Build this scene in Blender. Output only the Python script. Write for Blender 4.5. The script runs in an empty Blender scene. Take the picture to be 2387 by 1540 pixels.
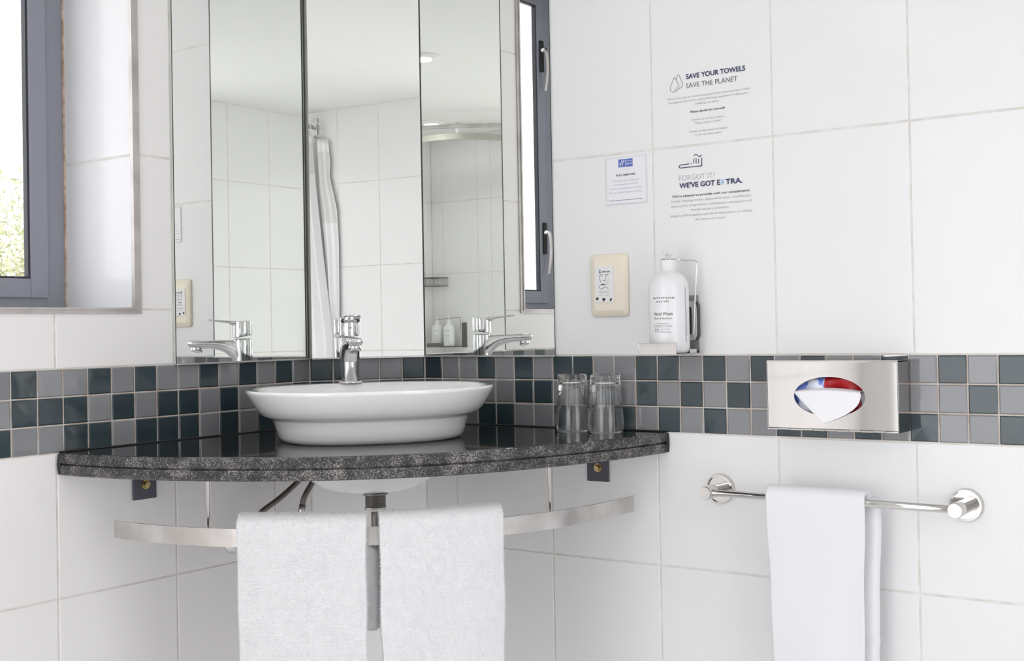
import bpy, bmesh, math, random
from mathutils import Vector, Matrix
random.seed(7)
PI = math.pi
sc = bpy.context.scene
COL = sc.collection

# ------------------------------------------------------------------ camera, world, light, exposure
cam_d = bpy.data.cameras.new('camera')
cam = bpy.data.objects.new('camera', cam_d); COL.objects.link(cam)
cam_d.sensor_fit = 'HORIZONTAL'; cam_d.sensor_width = 36.0
cam_d.lens = 2829.4 / 2387 * 36.0
cam_d.shift_x = -110.92 / 2387; cam_d.shift_y = -38.97 / 2387
cam_d.clip_start = 0.02; cam_d.clip_end = 100
CP = Vector((1.91968, -2.00091, 1.05545))
fw = Vector((-0.56979319, 0.82170433, 0.01173541)); rt = Vector((0.82149419, 0.56991321, -0.01860714)); up = Vector((0.02197773, 0.00096165, 0.99975800))
m = Matrix((( rt.x, up.x, -fw.x, CP.x), (rt.y, up.y, -fw.y, CP.y), (rt.z, up.z, -fw.z, CP.z), (0, 0, 0, 1)))
cam.matrix_world = m
sc.camera = cam
sc.view_settings.view_transform = 'Standard'; sc.view_settings.look = 'None'
sc.view_settings.gamma = 1.0; sc.view_settings.use_curve_mapping = False
sc.view_settings.exposure = -1.93
sc.cycles.use_denoising = True
sc.cycles.max_bounces = 24; sc.cycles.diffuse_bounces = 8; sc.cycles.glossy_bounces = 12
sc.cycles.transmission_bounces = 24; sc.cycles.sample_clamp_indirect = 8.0
sc.cycles.caustics_refractive = True

world = bpy.data.worlds.new('sky'); sc.world = world; world.use_nodes = True
bg = world.node_tree.nodes['Background']
bg.inputs[0].default_value = (0.955, 0.965, 1.0, 1); bg.inputs[1].default_value = 11.0

def portal(loc, rot, sx, sy):              # tells the renderer where daylight enters
    l = bpy.data.lights.new('daylight_portal', 'AREA'); l.shape = 'RECTANGLE'; l.size = sx; l.size_y = sy; l.cycles.is_portal = True
    o = bpy.data.objects.new('daylight_portal', l); o.location = loc; o.rotation_euler = rot; COL.objects.link(o)
LIGHT_DOOR = (0.12, 1.56, 2.02)                    # unseen doorway added to the back wall for daylight: x0, x1, height
portal((0.84, -3.17, 1.01), (PI / 2, 0, 0), 1.44, 2.02)
LIGHT_DOOR2 = (0.58, 1.43, 2.04)                   # wide unseen doorway added as fill in the opposite wall: y from the right wall, height
portal((2.53, -1.005, 1.02), (0, PI / 2, 0), 2.04, 0.85)
portal((-0.262, -0.859, 1.61), (0, -PI / 2, 0), 1.0, 0.51)

def area(name, loc, rot, sx, sy, power, color=(1, 0.99, 0.98), shape='RECTANGLE'):
    l = bpy.data.lights.new(name, 'AREA'); l.shape = shape; l.size = sx
    if shape in ('RECTANGLE', 'ELLIPSE'): l.size_y = sy
    l.energy = power; l.color = color
    o = bpy.data.objects.new(name, l); o.location = loc; o.rotation_euler = rot; COL.objects.link(o)
    return o
CEIL = 2.118
FILL_PANELS = [(0.62, -2.75, 1.5)]  # unseen panel added to give the room soft fill
DOWNLIGHTS = [(1.185, -1.57, 1.6), (2.14, -2.73, 4.0), (0.52, -2.00, 1.6), (0.76, -0.74, 2.5)]  # first two show in the mirrors; last two are unseen, added for fill
for (x, y, pw) in FILL_PANELS:
    area('added_fill_light', (x, y, CEIL - 0.012), (0, 0, 0), 0.55, 0.55, pw)
for (x, y, pw) in DOWNLIGHTS:
    area('downlight_lamp', (x, y, CEIL - 0.0165), (0, 0, 0), 0.072, 0.072, pw, (1, 0.97, 0.92), 'DISK')

# ------------------------------------------------------------------ reference frames
TH = 0.0
LD = Vector((-math.sin(TH), -math.cos(TH), 0)); LN = Vector((math.cos(TH), -math.sin(TH), 0))
SA, SB = 0.1732, 0.1732                     # where the corner strip meets the left / right wall
A0 = LD * SA; B0 = Vector((SB, 0, 0))
CD = (B0 - A0).normalized(); CW = (B0 - A0).length
CN = Vector((CD.y, -CD.x, 0))
ZU = Vector((0, 0, 1))
class Frame:                                 # u along the wall, z up, off away from the wall into the room
    def __init__(s, o, u, n): s.o, s.u, s.n = o, u, n
    def __call__(s, u, z, off=0.0): return s.o + s.u * u + s.n * off + ZU * z
FR = Frame(Vector((0, 0, 0)), Vector((1, 0, 0)), Vector((0, -1, 0)))
FL = Frame(Vector((0, 0, 0)), LD, LN)
FC = Frame(A0, CD, CN)
ROT_L = math.atan2(-LD.y, -LD.x); ROT_C = math.atan2(CD.y, CD.x)
F0 = Vector((0.166, -0.2205, 0)); CNB = Vector((0.766, -0.643, 0)); CDB = Vector((0.643, 0.766, 0)); ROT_B = math.atan2(CDB.y, CDB.x)              # faucet foot
ZC = 0.8555                                  # counter top
ZB0, ZB1 = 0.8545, 1.0                       # mosaic band

# ------------------------------------------------------------------ materials
def mat(name, color, rough=0.5, metal=0.0, spec=0.5, coat=0.0, trans=0.0, ior=1.45, emis=None, es=0.0, sheen=0.0, sss=0.0, alpha=1.0):
    M = bpy.data.materials.new(name); M.use_nodes = True
    b = M.node_tree.nodes['Principled BSDF']
    b.inputs['Base Color'].default_value = (*color, 1); b.inputs['Roughness'].default_value = rough
    b.inputs['Metallic'].default_value = metal; b.inputs['Specular IOR Level'].default_value = spec
    b.inputs['Coat Weight'].default_value = coat; b.inputs['Transmission Weight'].default_value = trans
    b.inputs['IOR'].default_value = ior; b.inputs['Sheen Weight'].default_value = sheen
    b.inputs['Subsurface Weight'].default_value = sss; b.inputs['Alpha'].default_value = alpha
    if emis: b.inputs['Emission Color'].default_value = (*emis, 1); b.inputs['Emission Strength'].default_value = es
    return M
def nodes(M): return M.node_tree.nodes, M.node_tree.links, M.node_tree.nodes['Principled BSDF']
def add_noise_bump(M, scale, strength, dist=0.001, detail=3.0):
    n, l, b = nodes(M)
    t = n.new('ShaderNodeTexCoord'); no = n.new('ShaderNodeTexNoise'); bu = n.new('ShaderNodeBump')
    no.inputs['Scale'].default_value = scale; no.inputs['Detail'].default_value = detail
    bu.inputs['Strength'].default_value = strength; bu.inputs['Distance'].default_value = dist
    l.new(t.outputs['Object'], no.inputs['Vector']); l.new(no.outputs['Fac'], bu.inputs['Height']); l.new(bu.outputs['Normal'], b.inputs['Normal'])
def add_noise_color(M, scale, c0, c1, p0=0.35, p1=0.65, detail=4.0):
    n, l, b = nodes(M)
    t = n.new('ShaderNodeTexCoord'); no = n.new('ShaderNodeTexNoise'); r = n.new('ShaderNodeValToRGB')
    no.inputs['Scale'].default_value = scale; no.inputs['Detail'].default_value = detail
    r.color_ramp.elements[0].position = p0; r.color_ramp.elements[0].color = (*c0, 1)
    r.color_ramp.elements[1].position = p1; r.color_ramp.elements[1].color = (*c1, 1)
    l.new(t.outputs['Object'], no.inputs['Vector']); l.new(no.outputs['Fac'], r.inputs['Fac']); l.new(r.outputs['Color'], b.inputs['Base Color'])

TILE = mat('white_wall_tile', (0.825, 0.828, 0.83), 0.16, spec=0.45); add_noise_bump(TILE, 5.0, 0.12, 0.002, 1.5)
TILE_L = mat('white_wall_tile_warm', (0.86, 0.845, 0.835), 0.18, spec=0.45); add_noise_bump(TILE_L, 5.0, 0.12, 0.002, 1.5)
GROUT = mat('pale_grout', (0.72, 0.70, 0.66), 0.85); add_noise_color(GROUT, 30, (0.68, 0.64, 0.59), (0.80, 0.79, 0.755))
MGROUT = mat('beige_mosaic_grout', (0.60, 0.52, 0.45), 0.85); add_noise_color(MGROUT, 26, (0.50, 0.41, 0.34), (0.66, 0.61, 0.56))
def glass_tile(name, c): 
    M = mat(name, c, 0.10, spec=0.6, coat=0.35); M.node_tree.nodes['Principled BSDF'].inputs['Coat Roughness'].default_value = 0.04
    add_noise_bump(M, 24, 0.40, 0.002, 1.0); return M
MD = [glass_tile('dark_teal_glass_tile', (0.026, 0.044, 0.052)), glass_tile('dark_teal_glass_tile', (0.034, 0.054, 0.062))]
MG = [glass_tile('grey_glass_tile', (0.218, 0.222, 0.232)), glass_tile('grey_glass_tile', (0.245, 0.248, 0.260))]
CEILM = mat('ceiling_paint', (0.86, 0.86, 0.85), 0.8)
FLOORM = mat('floor_tile', (0.88, 0.875, 0.87), 0.35)
ALU = mat('aluminium_trim', (0.52, 0.49, 0.47), 0.5, metal=0.75); add_noise_color(ALU, 12, (0.46, 0.43, 0.41), (0.62, 0.59, 0.57))
FRAME = mat('grey_window_frame', (0.28, 0.287, 0.335), 0.42)
FRAME_D = mat('dark_window_gasket', (0.035, 0.035, 0.045), 0.5)
BLACK = mat('black_plastic', (0.012, 0.012, 0.014), 0.4)
SEAL = mat('tan_sealant', (0.50, 0.36, 0.26), 0.8); add_noise_color(SEAL, 60, (0.38, 0.27, 0.19), (0.66, 0.52, 0.42))
CHROME = mat('chrome', (0.74, 0.745, 0.75), 0.03, metal=1.0)
CHROME_W = mat('polished_steel', (0.66, 0.64, 0.62), 0.045, metal=1.0)
STEEL = mat('brushed_steel', (0.60, 0.58, 0.565), 0.30, metal=1.0); add_noise_color(STEEL, 14, (0.52, 0.49, 0.465), (0.70, 0.68, 0.665))
STEEL_D = mat('dull_zinc', (0.30, 0.29, 0.27), 0.4, metal=0.9)
BRAID = mat('braided_steel_hose', (0.25, 0.23, 0.21), 0.38, metal=0.9); add_noise_bump(BRAID, 900, 0.8, 0.001)
BRASS = mat('brass_bolt', (0.50, 0.39, 0.20), 0.3, metal=1.0)
MIRROR = mat('mirror_silver', (0.925, 0.94, 0.915), 0.0, metal=1.0)
MIRROR_GLASS = mat('mirror_clear_glass', (1, 1, 1), 0.0, trans=1.0, ior=1.35)
MIRROR_EDGE = mat('mirror_glass_edge', (0.62, 0.68, 0.62), 0.2, spec=0.8)
MIRROR_BACK = mat('mirror_backing_paint', (0.03, 0.032, 0.028), 0.5)
CERAMIC = mat('white_ceramic', (0.92, 0.92, 0.92), 0.06, spec=0.6, coat=0.5)
CERAMIC_IN = CERAMIC
WHITE_P = mat('white_plastic', (0.82, 0.82, 0.82), 0.28)
BOTTLE = mat('white_bottle_plastic', (0.80, 0.81, 0.82), 0.22, coat=0.2)
CREAM = mat('cream_plastic', (0.86, 0.79, 0.66), 0.30)
INK = mat('dark_grey_ink', (0.05, 0.05, 0.05), 0.6); INK_L = mat('grey_ink', (0.30, 0.30, 0.30), 0.6)
NAVY = mat('navy_ink', (0.045, 0.05, 0.125), 0.6); GREYINK = mat('pale_grey_ink', (0.44, 0.44, 0.465), 0.6); MIDINK = mat('mid_grey_ink', (0.13, 0.13, 0.16), 0.6)
PALEINK = mat('very_pale_grey_ink', (0.50, 0.50, 0.53), 0.6); SKYINK = mat('sky_blue_ink', (0.22, 0.50, 0.78), 0.6)
BLUEINK = mat('blue_ink', (0.10, 0.16, 0.52), 0.5); WHITEINK = mat('white_ink', (0.85, 0.85, 0.87), 0.5); LILAC = mat('lilac_ink', (0.52, 0.52, 0.66), 0.6)
CARD = mat('white_card', (0.83, 0.83, 0.86), 0.35)
GLASS = mat('clear_glass', (1, 1, 1), 0.0, trans=1.0, ior=1.48)
PANE = mat('window_glass', (1, 1, 1), 0.0, trans=1.0, ior=1.02)
GREY_BRACKET = mat('grey_painted_steel', (0.085, 0.085, 0.105), 0.45)
TOWEL = mat('white_terry', (0.82, 0.82, 0.83), 0.95, sheen=0.15); add_noise_bump(TOWEL, 420, 0.55, 0.002, 3.0)
TOWEL_F = mat('white_flat_towel', (0.82, 0.82, 0.845), 0.95, sheen=0.15); add_noise_bump(TOWEL_F, 700, 0.25, 0.001, 2.0)
CURTAIN = mat('white_curtain_fabric', (0.93, 0.93, 0.94), 0.8)
CURTAIN_S = mat('sheer_white_voile', (0.80, 0.80, 0.79), 0.8)
TISSUE = mat('white_tissue', (0.88, 0.88, 0.90), 0.9)
LAMP = mat('lamp_diffuser', (1, 1, 1), 0.5, emis=(1, 0.98, 0.94), es=6.0)
LEAF = mat('olive_leaf_hazed', (0.40, 0.45, 0.27), 0.6); LEAF2 = mat('yellow_green_leaf_hazed', (0.58, 0.55, 0.38), 0.6); BARK = mat('bark', (0.28, 0.22, 0.17), 0.9)  # leaf colours paled to carry the haze and glare outside
GROUND = mat('pale_paving', (0.62, 0.61, 0.58), 0.9)

def granite(name, rough, lo, mid, hi, bump):
    M = mat(name, (0.05, 0.05, 0.05), rough, spec=0.55); n, l, b = nodes(M)
    t = n.new('ShaderNodeTexCoord')
    v = n.new('ShaderNodeTexVoronoi'); v.inputs['Scale'].default_value = 620
    no = n.new('ShaderNodeTexNoise'); no.inputs['Scale'].default_value = 400; no.inputs['Detail'].default_value = 5; no.inputs['Roughness'].default_value = 0.7
    no2 = n.new('ShaderNodeTexNoise'); no2.inputs['Scale'].default_value = 38; no2.inputs['Detail'].default_value = 3
    mx = n.new('ShaderNodeMath'); mx.operation = 'MULTIPLY_ADD'; mx.inputs[1].default_value = 0.35
    ad = n.new('ShaderNodeMath'); ad.operation = 'ADD'
    sub = n.new('ShaderNodeMath'); sub.operation = 'MULTIPLY_ADD'; sub.inputs[1].default_value = 0.6; sub.inputs[2].default_value = -0.31
    r = n.new('ShaderNodeValToRGB'); e = r.color_ramp.elements
    e[0].position = 0.52; e[0].color = (*lo, 1); e[1].position = 0.86; e[1].color = (*hi, 1)
    k = e.new(0.69); k.color = (*mid, 1)
    for x in (v, no, no2): l.new(t.outputs['Object'], x.inputs['Vector'])
    l.new(v.outputs['Color'], mx.inputs[0]); l.new(no.outputs['Fac'], mx.inputs[2])
    l.new(no2.outputs['Fac'], sub.inputs[0]); l.new(mx.outputs[0], ad.inputs[0]); l.new(sub.outputs[0], ad.inputs[1])
    l.new(ad.outputs[0], r.inputs['Fac']); l.new(r.outputs['Color'], b.inputs['Base Color'])
    if bump:
        bu = n.new('ShaderNodeBump'); bu.inputs['Strength'].default_value = bump; bu.inputs['Distance'].default_value = 0.002
        l.new(ad.outputs[0], bu.inputs['Height']); l.new(bu.outputs['Normal'], b.inputs['Normal'])
    return M
GRAN_TOP = granite('polished_black_granite', 0.045, (0.010, 0.010, 0.011), (0.020, 0.019, 0.020), (0.060, 0.058, 0.058), 0)
GRAN_EDGE = granite('rough_sawn_granite_edge', 0.42, (0.020, 0.019, 0.020), (0.055, 0.052, 0.051), (0.30, 0.285, 0.27), 0.5)

# ------------------------------------------------------------------ builders
def link(name, bm, mats, parent=None, smooth=False, loc=None, rotz=None):
    me = bpy.data.meshes.new(name); bm.normal_update(); bm.to_mesh(me); bm.free()
    if not isinstance(mats, (list, tuple)): mats = [mats]
    for M in mats: me.materials.append(M)
    if smooth: me.polygons.foreach_set('use_smooth', [True] * len(me.polygons))
    o = bpy.data.objects.new(name, me); COL.objects.link(o)
    if parent: o.parent = parent
    if loc is not None: o.location = loc
    if rotz is not None: o.rotation_euler = (0, 0, rotz)
    return o
def smooth_by_angle(o, deg=35):
    me = o.data; me.polygons.foreach_set('use_smooth', [True] * len(me.polygons))
    try: me.set_sharp_from_angle(angle=math.radians(deg))
    except Exception: pass
    return o
def thing(name, label, cat, loc=(0, 0, 0), rotz=0, group=None):
    o = bpy.data.objects.new(name, None); COL.objects.link(o); o.empty_display_size = 0.02
    o.location = loc; o.rotation_euler = (0, 0, rotz); o['label'] = label; o['category'] = cat
    if group: o['group'] = group
    return o
def tag(o, label, cat, group=None):
    o['label'] = label; o['category'] = cat
    if group: o['group'] = group
    return o
def struct(o): o['kind'] = 'structure'; return o
def box(bm, x0, x1, y0, y1, z0, z1, bev=0.0, mi=0, segs=2):
    vs = [bm.verts.new((x, y, z)) for x in (x0, x1) for y in (y0, y1) for z in (z0, z1)]
    fs = [(0, 1, 3, 2), (4, 6, 7, 5), (0, 4, 5, 1), (2, 3, 7, 6), (0, 2, 6, 4), (1, 5, 7, 3)]
    faces = [bm.faces.new([vs[i] for i in f]) for f in fs]
    for f in faces: f.material_index = mi
    if bev > 0:
        es = list({e for f in faces for e in f.edges})
        r = bmesh.ops.bevel(bm, geom=es, offset=bev, segments=segs, profile=0.5, affect='EDGES')
        for f in r['faces']: f.material_index = mi
    return faces
def fbox(bm, F, u0, u1, z0, z1, o0, o1, mi=0):      # box given in a wall frame
    vs = [bm.verts.new(F(u, z, o)) for u in (u0, u1) for z in (z0, z1) for o in (o0, o1)]
    for f in [(0, 1, 3, 2), (4, 6, 7, 5), (0, 4, 5, 1), (2, 3, 7, 6), (0, 2, 6, 4), (1, 5, 7, 3)]:
        bm.faces.new([vs[i] for i in f]).material_index = mi
def lathe(bm, prof, n=40, axis='Z', o=(0, 0, 0), cap0=True, cap1=True, mi=0, sx=1.0, sy=1.0):
    o = Vector(o); rings = []
    for (r, h) in prof:
        ring = []
        for k in range(n):
            a = 2 * PI * k / n; c, s = r * math.cos(a) * sx, r * math.sin(a) * sy
            p = {'Z': Vector((c, s, h)), 'Y': Vector((c, h, s)), 'X': Vector((h, c, s))}[axis]
            ring.append(bm.verts.new(o + p))
        rings.append(ring)
    for i in range(len(rings) - 1):
        for k in range(n):
            f = bm.faces.new((rings[i][k], rings[i][(k + 1) % n], rings[i + 1][(k + 1) % n], rings[i + 1][k])); f.material_index = mi
    if cap0: bm.faces.new(rings[0][::-1]).material_index = mi
    if cap1: bm.faces.new(rings[-1]).material_index = mi
def tube(bm, pts, r, n=12, mi=0, cap=True, flat=1.0):
    pts = [Vector(p) for p in pts]; rings = []
    prev = None
    for i, p in enumerate(pts):
        t = (pts[min(i + 1, len(pts) - 1)] - pts[max(i - 1, 0)]).normalized()
        if prev is None:
            prev = Vector((0, 0, 1)).cross(t)
            if prev.length < 1e-3: prev = Vector((1, 0, 0)).cross(t)
        a = (prev - t * prev.dot(t)).normalized(); b = t.cross(a); prev = a
        rr = r[i] if isinstance(r, (list, tuple)) else r
        rings.append([bm.verts.new(p + a * math.cos(2 * PI * k / n) * rr + b * math.sin(2 * PI * k / n) * rr * flat) for k in range(n)])
    for i in range(len(rings) - 1):
        for k in range(n):
            bm.faces.new((rings[i][k], rings[i][(k + 1) % n], rings[i + 1][(k + 1) % n], rings[i + 1][k])).material_index = mi
    if cap:
        bm.faces.new(rings[0][::-1]).material_index = mi; bm.faces.new(rings[-1]).material_index = mi
def spline(pts, n=8):                         # Catmull-Rom through the points
    P = [Vector(p) for p in pts]; P = [P[0] * 2 - P[1]] + P + [P[-1] * 2 - P[-2]]; out = []
    for i in range(1, len(P) - 2):
        for k in range(n):
            t = k / n; a, b, c, d = P[i - 1], P[i], P[i + 1], P[i + 2]
            out.append(0.5 * ((2 * b) + (c - a) * t + (2 * a - 5 * b + 4 * c - d) * t * t + (3 * b - a - 3 * c + d) * t ** 3))
    out.append(P[-2]); return out
def prism(bm, pts2, y0, y1, mi=0):            # polygon in x,z pushed along y
    a = [bm.verts.new((x, y0, z)) for x, z in pts2]; b = [bm.verts.new((x, y1, z)) for x, z in pts2]
    n = len(pts2)
    bm.faces.new(a).material_index = mi; bm.faces.new(b[::-1]).material_index = mi
    for i in range(n): bm.faces.new((a[i], b[i], b[(i + 1) % n], a[(i + 1) % n])).material_index = mi
def fix_normals(bm): bmesh.ops.recalc_face_normals(bm, faces=bm.faces[:])
NB = bmesh.new

# ------------------------------------------------------------------ walls with real tiles
def slab_tile(bm, F, u0, u1, z0, z1, g, bev, mi, off=0.0, jit=0.0):
    u0 += g / 2; u1 -= g / 2; z0 += g / 2; z1 -= g / 2
    if u1 - u0 < 0.004 or z1 - z0 < 0.004: return
    j = [random.uniform(-jit, jit) for _ in range(4)]
    outer = [bm.verts.new(F(u, z, off - 0.0028)) for u, z in ((u0, z0), (u1, z0), (u1, z1), (u0, z1))]
    mid = [bm.verts.new(F(u, z, off - bev * 0.7)) for u, z in ((u0, z0), (u1, z0), (u1, z1), (u0, z1))]
    top = [bm.verts.new(F(u, z, off + j[i])) for i, (u, z) in enumerate(((u0 + bev, z0 + bev), (u1 - bev, z0 + bev), (u1 - bev, z1 - bev), (u0 + bev, z1 - bev)))]
    fs = []
    for A, B in ((outer, mid), (mid, top)):
        for i in range(4): fs.append(bm.faces.new((A[i], A[(i + 1) % 4], B[(i + 1) % 4], B[i])))
    fs.append(bm.faces.new(top))
    for f in fs: f.material_index = mi
def cuts(a, b, marks):
    r = [a] + [x for x in sorted(marks) if a + 0.006 < x < b - 0.006] + [b]
    return list(zip(r[:-1], r[1:]))
def tiles(bm, F, u0, u1, z0, z1, us, zs, mi=0, g=0.0034, bev=0.0010, hole=None, off=0.0):
    us = list(us); zs = list(zs)
    if hole: us_h = [hole[0], hole[1]]; zs_h = [hole[2], hole[3]]
    for a, b in cuts(u0, u1, us):
        for c, d in cuts(z0, z1, zs):
            if hole and a < hole[1] and b > hole[0] and c < hole[3] and d > hole[2]:
                if c < hole[2]: slab_tile(bm, F, a, b, c, hole[2] - 0.0, g, bev, mi, off)
                if d > hole[3]: slab_tile(bm, F, a, b, hole[3], d, g, bev, mi, off)
                cc, dd = max(c, hole[2]), min(d, hole[3])
                if a < hole[0]: slab_tile(bm, F, a, hole[0] , cc, dd, g, bev, mi, off)
                if b > hole[1]: slab_tile(bm, F, hole[1], b, cc, dd, g, bev, mi, off)
            else: slab_tile(bm, F, a, b, c, d, g, bev, mi, off)
def plate(bm, F, u0, u1, z0, z1, off, mi):
    bm.faces.new([bm.verts.new(F(u, z, off)) for u, z in ((u0, z0), (u1, z0), (u1, z1), (u0, z1))]).material_index = mi
ROWS = [-0.19, 0.2070, 0.6025, 1.391, 1.785]
RT = ['DGGDGDGDDGGDDGDGDGDGGDGDGDGD', 'DDGGGDDGGDGDGDGDGGDGDGGGDGDG', 'GDGDDGGDGGDGDGDGGDDGDGDGGDGD']
LT = ['GDGDGDGGDGDGGDGDGDDGDG', 'DGGGDGDDGDGDDDGGDGDGDG', 'DGDGDGDDDGDDGGDDGDGGDG']
CT = ['DDGGD', 'DDGDD', 'GDDGD']
def mosaic(bm, F, u0, n, pitch, rows, base):
    h = (ZB1 - ZB0) / 3
    for r in range(3):
        for k in range(n):
            c = rows[r][k % len(rows[r])]
            mi = base + (0 if c == 'D' else 2) + random.randint(0, 1)
            slab_tile(bm, F, u0 + k * pitch, u0 + (k + 1) * pitch, ZB1 - (r + 1) * h, ZB1 - r * h, 0.0026, 0.0018, mi, 0.0005, 0.00035)
WM = [TILE, GROUT, MGROUT] + MD + MG

WIN_S0, WIN_S1, WIN_Z0, WIN_Z1 = 0.603, 1.115, 1.1065, CEIL
# left wall (with the window opening)
bm = NB(); us = [0.2745 + 0.2475 * k for k in range(13)]; LEND = 3.152
tiles(bm, FL, SA, LEND, 0, ZB0, us, ROWS); tiles(bm, FL, SA, LEND, ZB1, CEIL, us, ROWS, hole=(WIN_S0 - 0.003, WIN_S1 + 0.003, WIN_Z0 - 0.003, 2.2))
mosaic(bm, FL, SA, 22, 0.0485, LT, 3)
tiles(bm, FL, SA + 22 * 0.0485, LEND, ZB0, ZB1, us, [])
plate(bm, FL, SA - 0.01, LEND, 0, ZB0, -0.0011, 1); plate(bm, FL, SA - 0.01, LEND, ZB0, ZB1, -0.0012, 2); plate(bm, FL, SA - 0.01, LEND, ZB1, WIN_Z0, -0.0011, 1)
plate(bm, FL, SA - 0.01, WIN_S0, WIN_Z0, CEIL, -0.0011, 1); plate(bm, FL, WIN_S1, LEND, WIN_Z0, CEIL, -0.0011, 1)
WL = list(WM); WL[0] = TILE_L
struct(link('wall_left', bm, WL))
# window reveal: tiled on both sides and on the sill
bm = NB()
FV0 = Frame(LD * WIN_S0, -LN, LD); FV1 = Frame(LD * WIN_S1, -LN, -LD)
for F in (FV0, FV1):
    plate(bm, F, -0.002, 0.26, WIN_Z0, CEIL, -0.0011, 1); tiles(bm, F, 0.001, 0.26, WIN_Z0, CEIL, [0.2475], ROWS)
vs = [bm.verts.new(p) for p in (FL(WIN_S0, WIN_Z0, 0), FL(WIN_S1, WIN_Z0, 0), FL(WIN_S1, WIN_Z0, -0.26), FL(WIN_S0, WIN_Z0, -0.26))]
bm.faces.new(vs).material_index = 0
vs = [bm.verts.new(p) for p in (FL(WIN_S0, CEIL, 0), FL(WIN_S1, CEIL, 0), FL(WIN_S1, CEIL, -0.26), FL(WIN_S0, CEIL, -0.26))]
bm.faces.new(vs[::-1]).material_index = 0
for (a, b, c, d) in ((-0.3, WIN_S0, -0.1, 2.3), (WIN_S1, 3.6, -0.1, 2.3), (WIN_S0, WIN_S1, -0.1, WIN_Z0), (WIN_S0, WIN_S1, CEIL, 2.3)): plate(bm, FL, a, b, c, d, -0.26, 1)
struct(link('wall_reveal', bm, [TILE, GROUT]))
# corner strip
bm = NB()
tiles(bm, FC, 0, CW, 0, ZB0, [], ROWS); tiles(bm, FC, 0, CW, ZB1, CEIL, [], ROWS); mosaic(bm, FC, 0, 5, CW / 5, CT, 3)
plate(bm, FC, 0, CW, 0, ZB0, -0.0011, 1); plate(bm, FC, 0, CW, ZB0, ZB1, -0.0012, 2); plate(bm, FC, 0, CW, ZB1, CEIL, -0.0011, 1)
struct(link('wall_corner', bm, WL))
# right wall
bm = NB(); us = [0.2575 + 0.2482 * k for k in range(11)]
tiles(bm, FR, SB, 2.51, 0, ZB0, us, ROWS); tiles(bm, FR, SB, 2.51, ZB1, CEIL, us, ROWS); mosaic(bm, FR, SB, 28, 0.0485, RT, 3)
tiles(bm, FR, SB + 28 * 0.0485, 2.51, ZB0, ZB1, us, [])
plate(bm, FR, SB - 0.01, 2.51, 0, ZB0, -0.0011, 1); plate(bm, FR, SB - 0.01, 2.51, ZB0, ZB1, -0.0012, 2); plate(bm, FR, SB - 0.01, 2.51, ZB1, CEIL, -0.0011, 1)
struct(link('wall_right', bm, WM))
# far side of the room
FO = Frame(Vector((2.51, 0, 0)), Vector((0, -1, 0)), Vector((-1, 0, 0)))
FB = Frame(Vector((0, -3.15, 0)), Vector((1, 0, 0)), Vector((0, 1, 0)))
FROWS = [0.173, 0.570, 0.967, 1.364, 1.761]
for nm, F, a, b, us in (('wall_opposite', FO, 0, 3.15, [1.975 + 0.248 * k for k in range(-7, 6)]), ('wall_back', FB, 0.0, 2.51, [2.185 - 0.248 * k for k in range(1, 9)] + [2.093, 2.185, 2.433])):
    bm = NB(); hole = (LIGHT_DOOR[0], LIGHT_DOOR[1], -0.01, LIGHT_DOOR[2]) if nm == 'wall_back' else (LIGHT_DOOR2[0], LIGHT_DOOR2[1], -0.01, LIGHT_DOOR2[2])
    tiles(bm, F, a, b, 0, CEIL, us, FROWS, g=0.0042, hole=hole)
    if hole:
        for q in ((a - 0.05, hole[0], 0, CEIL), (hole[1], b + 0.05, 0, CEIL), (hole[0], hole[1], hole[3], CEIL)): plate(bm, F, *q, -0.0011, 1)
    else: plate(bm, F, a - 0.05, b + 0.05, 0, CEIL, -0.0011, 1)
    struct(link(nm, bm, [TILE, GROUT]))
bm = NB()
for q in ((LIGHT_DOOR[0], LIGHT_DOOR[0] + 0.03, 0, LIGHT_DOOR[2]), (LIGHT_DOOR[1] - 0.03, LIGHT_DOOR[1], 0, LIGHT_DOOR[2]), (LIGHT_DOOR[0] + 0.03, LIGHT_DOOR[1] - 0.03, LIGHT_DOOR[2] - 0.03, LIGHT_DOOR[2])): fbox(bm, FB, *q, -0.12, 0.012)
WDF = mat('white_added_door_frame', (0.8, 0.8, 0.79), 0.4); struct(link('added_doorway_1', bm, WDF))  # frame of the doorway added for daylight from behind
bm = NB()
for q in ((LIGHT_DOOR2[0], LIGHT_DOOR2[0] + 0.03, 0, LIGHT_DOOR2[2]), (LIGHT_DOOR2[1] - 0.03, LIGHT_DOOR2[1], 0, LIGHT_DOOR2[2]), (LIGHT_DOOR2[0] + 0.03, LIGHT_DOOR2[1] - 0.03, LIGHT_DOOR2[2] - 0.03, LIGHT_DOOR2[2])): fbox(bm, FO, *q, -0.10, 0.012)
struct(link('added_doorway_2', bm, WDF))  # frame of the second added light opening
bm = NB(); box(bm, -0.30, 2.70, -3.30, 0.15, -0.05, 0.0); struct(link('floor', bm, FLOORM))
bm = NB(); box(bm, -0.34, 2.70, -3.30, 0.15, CEIL, CEIL + 0.06)
struct(link('ceiling', bm, CEILM))

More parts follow.
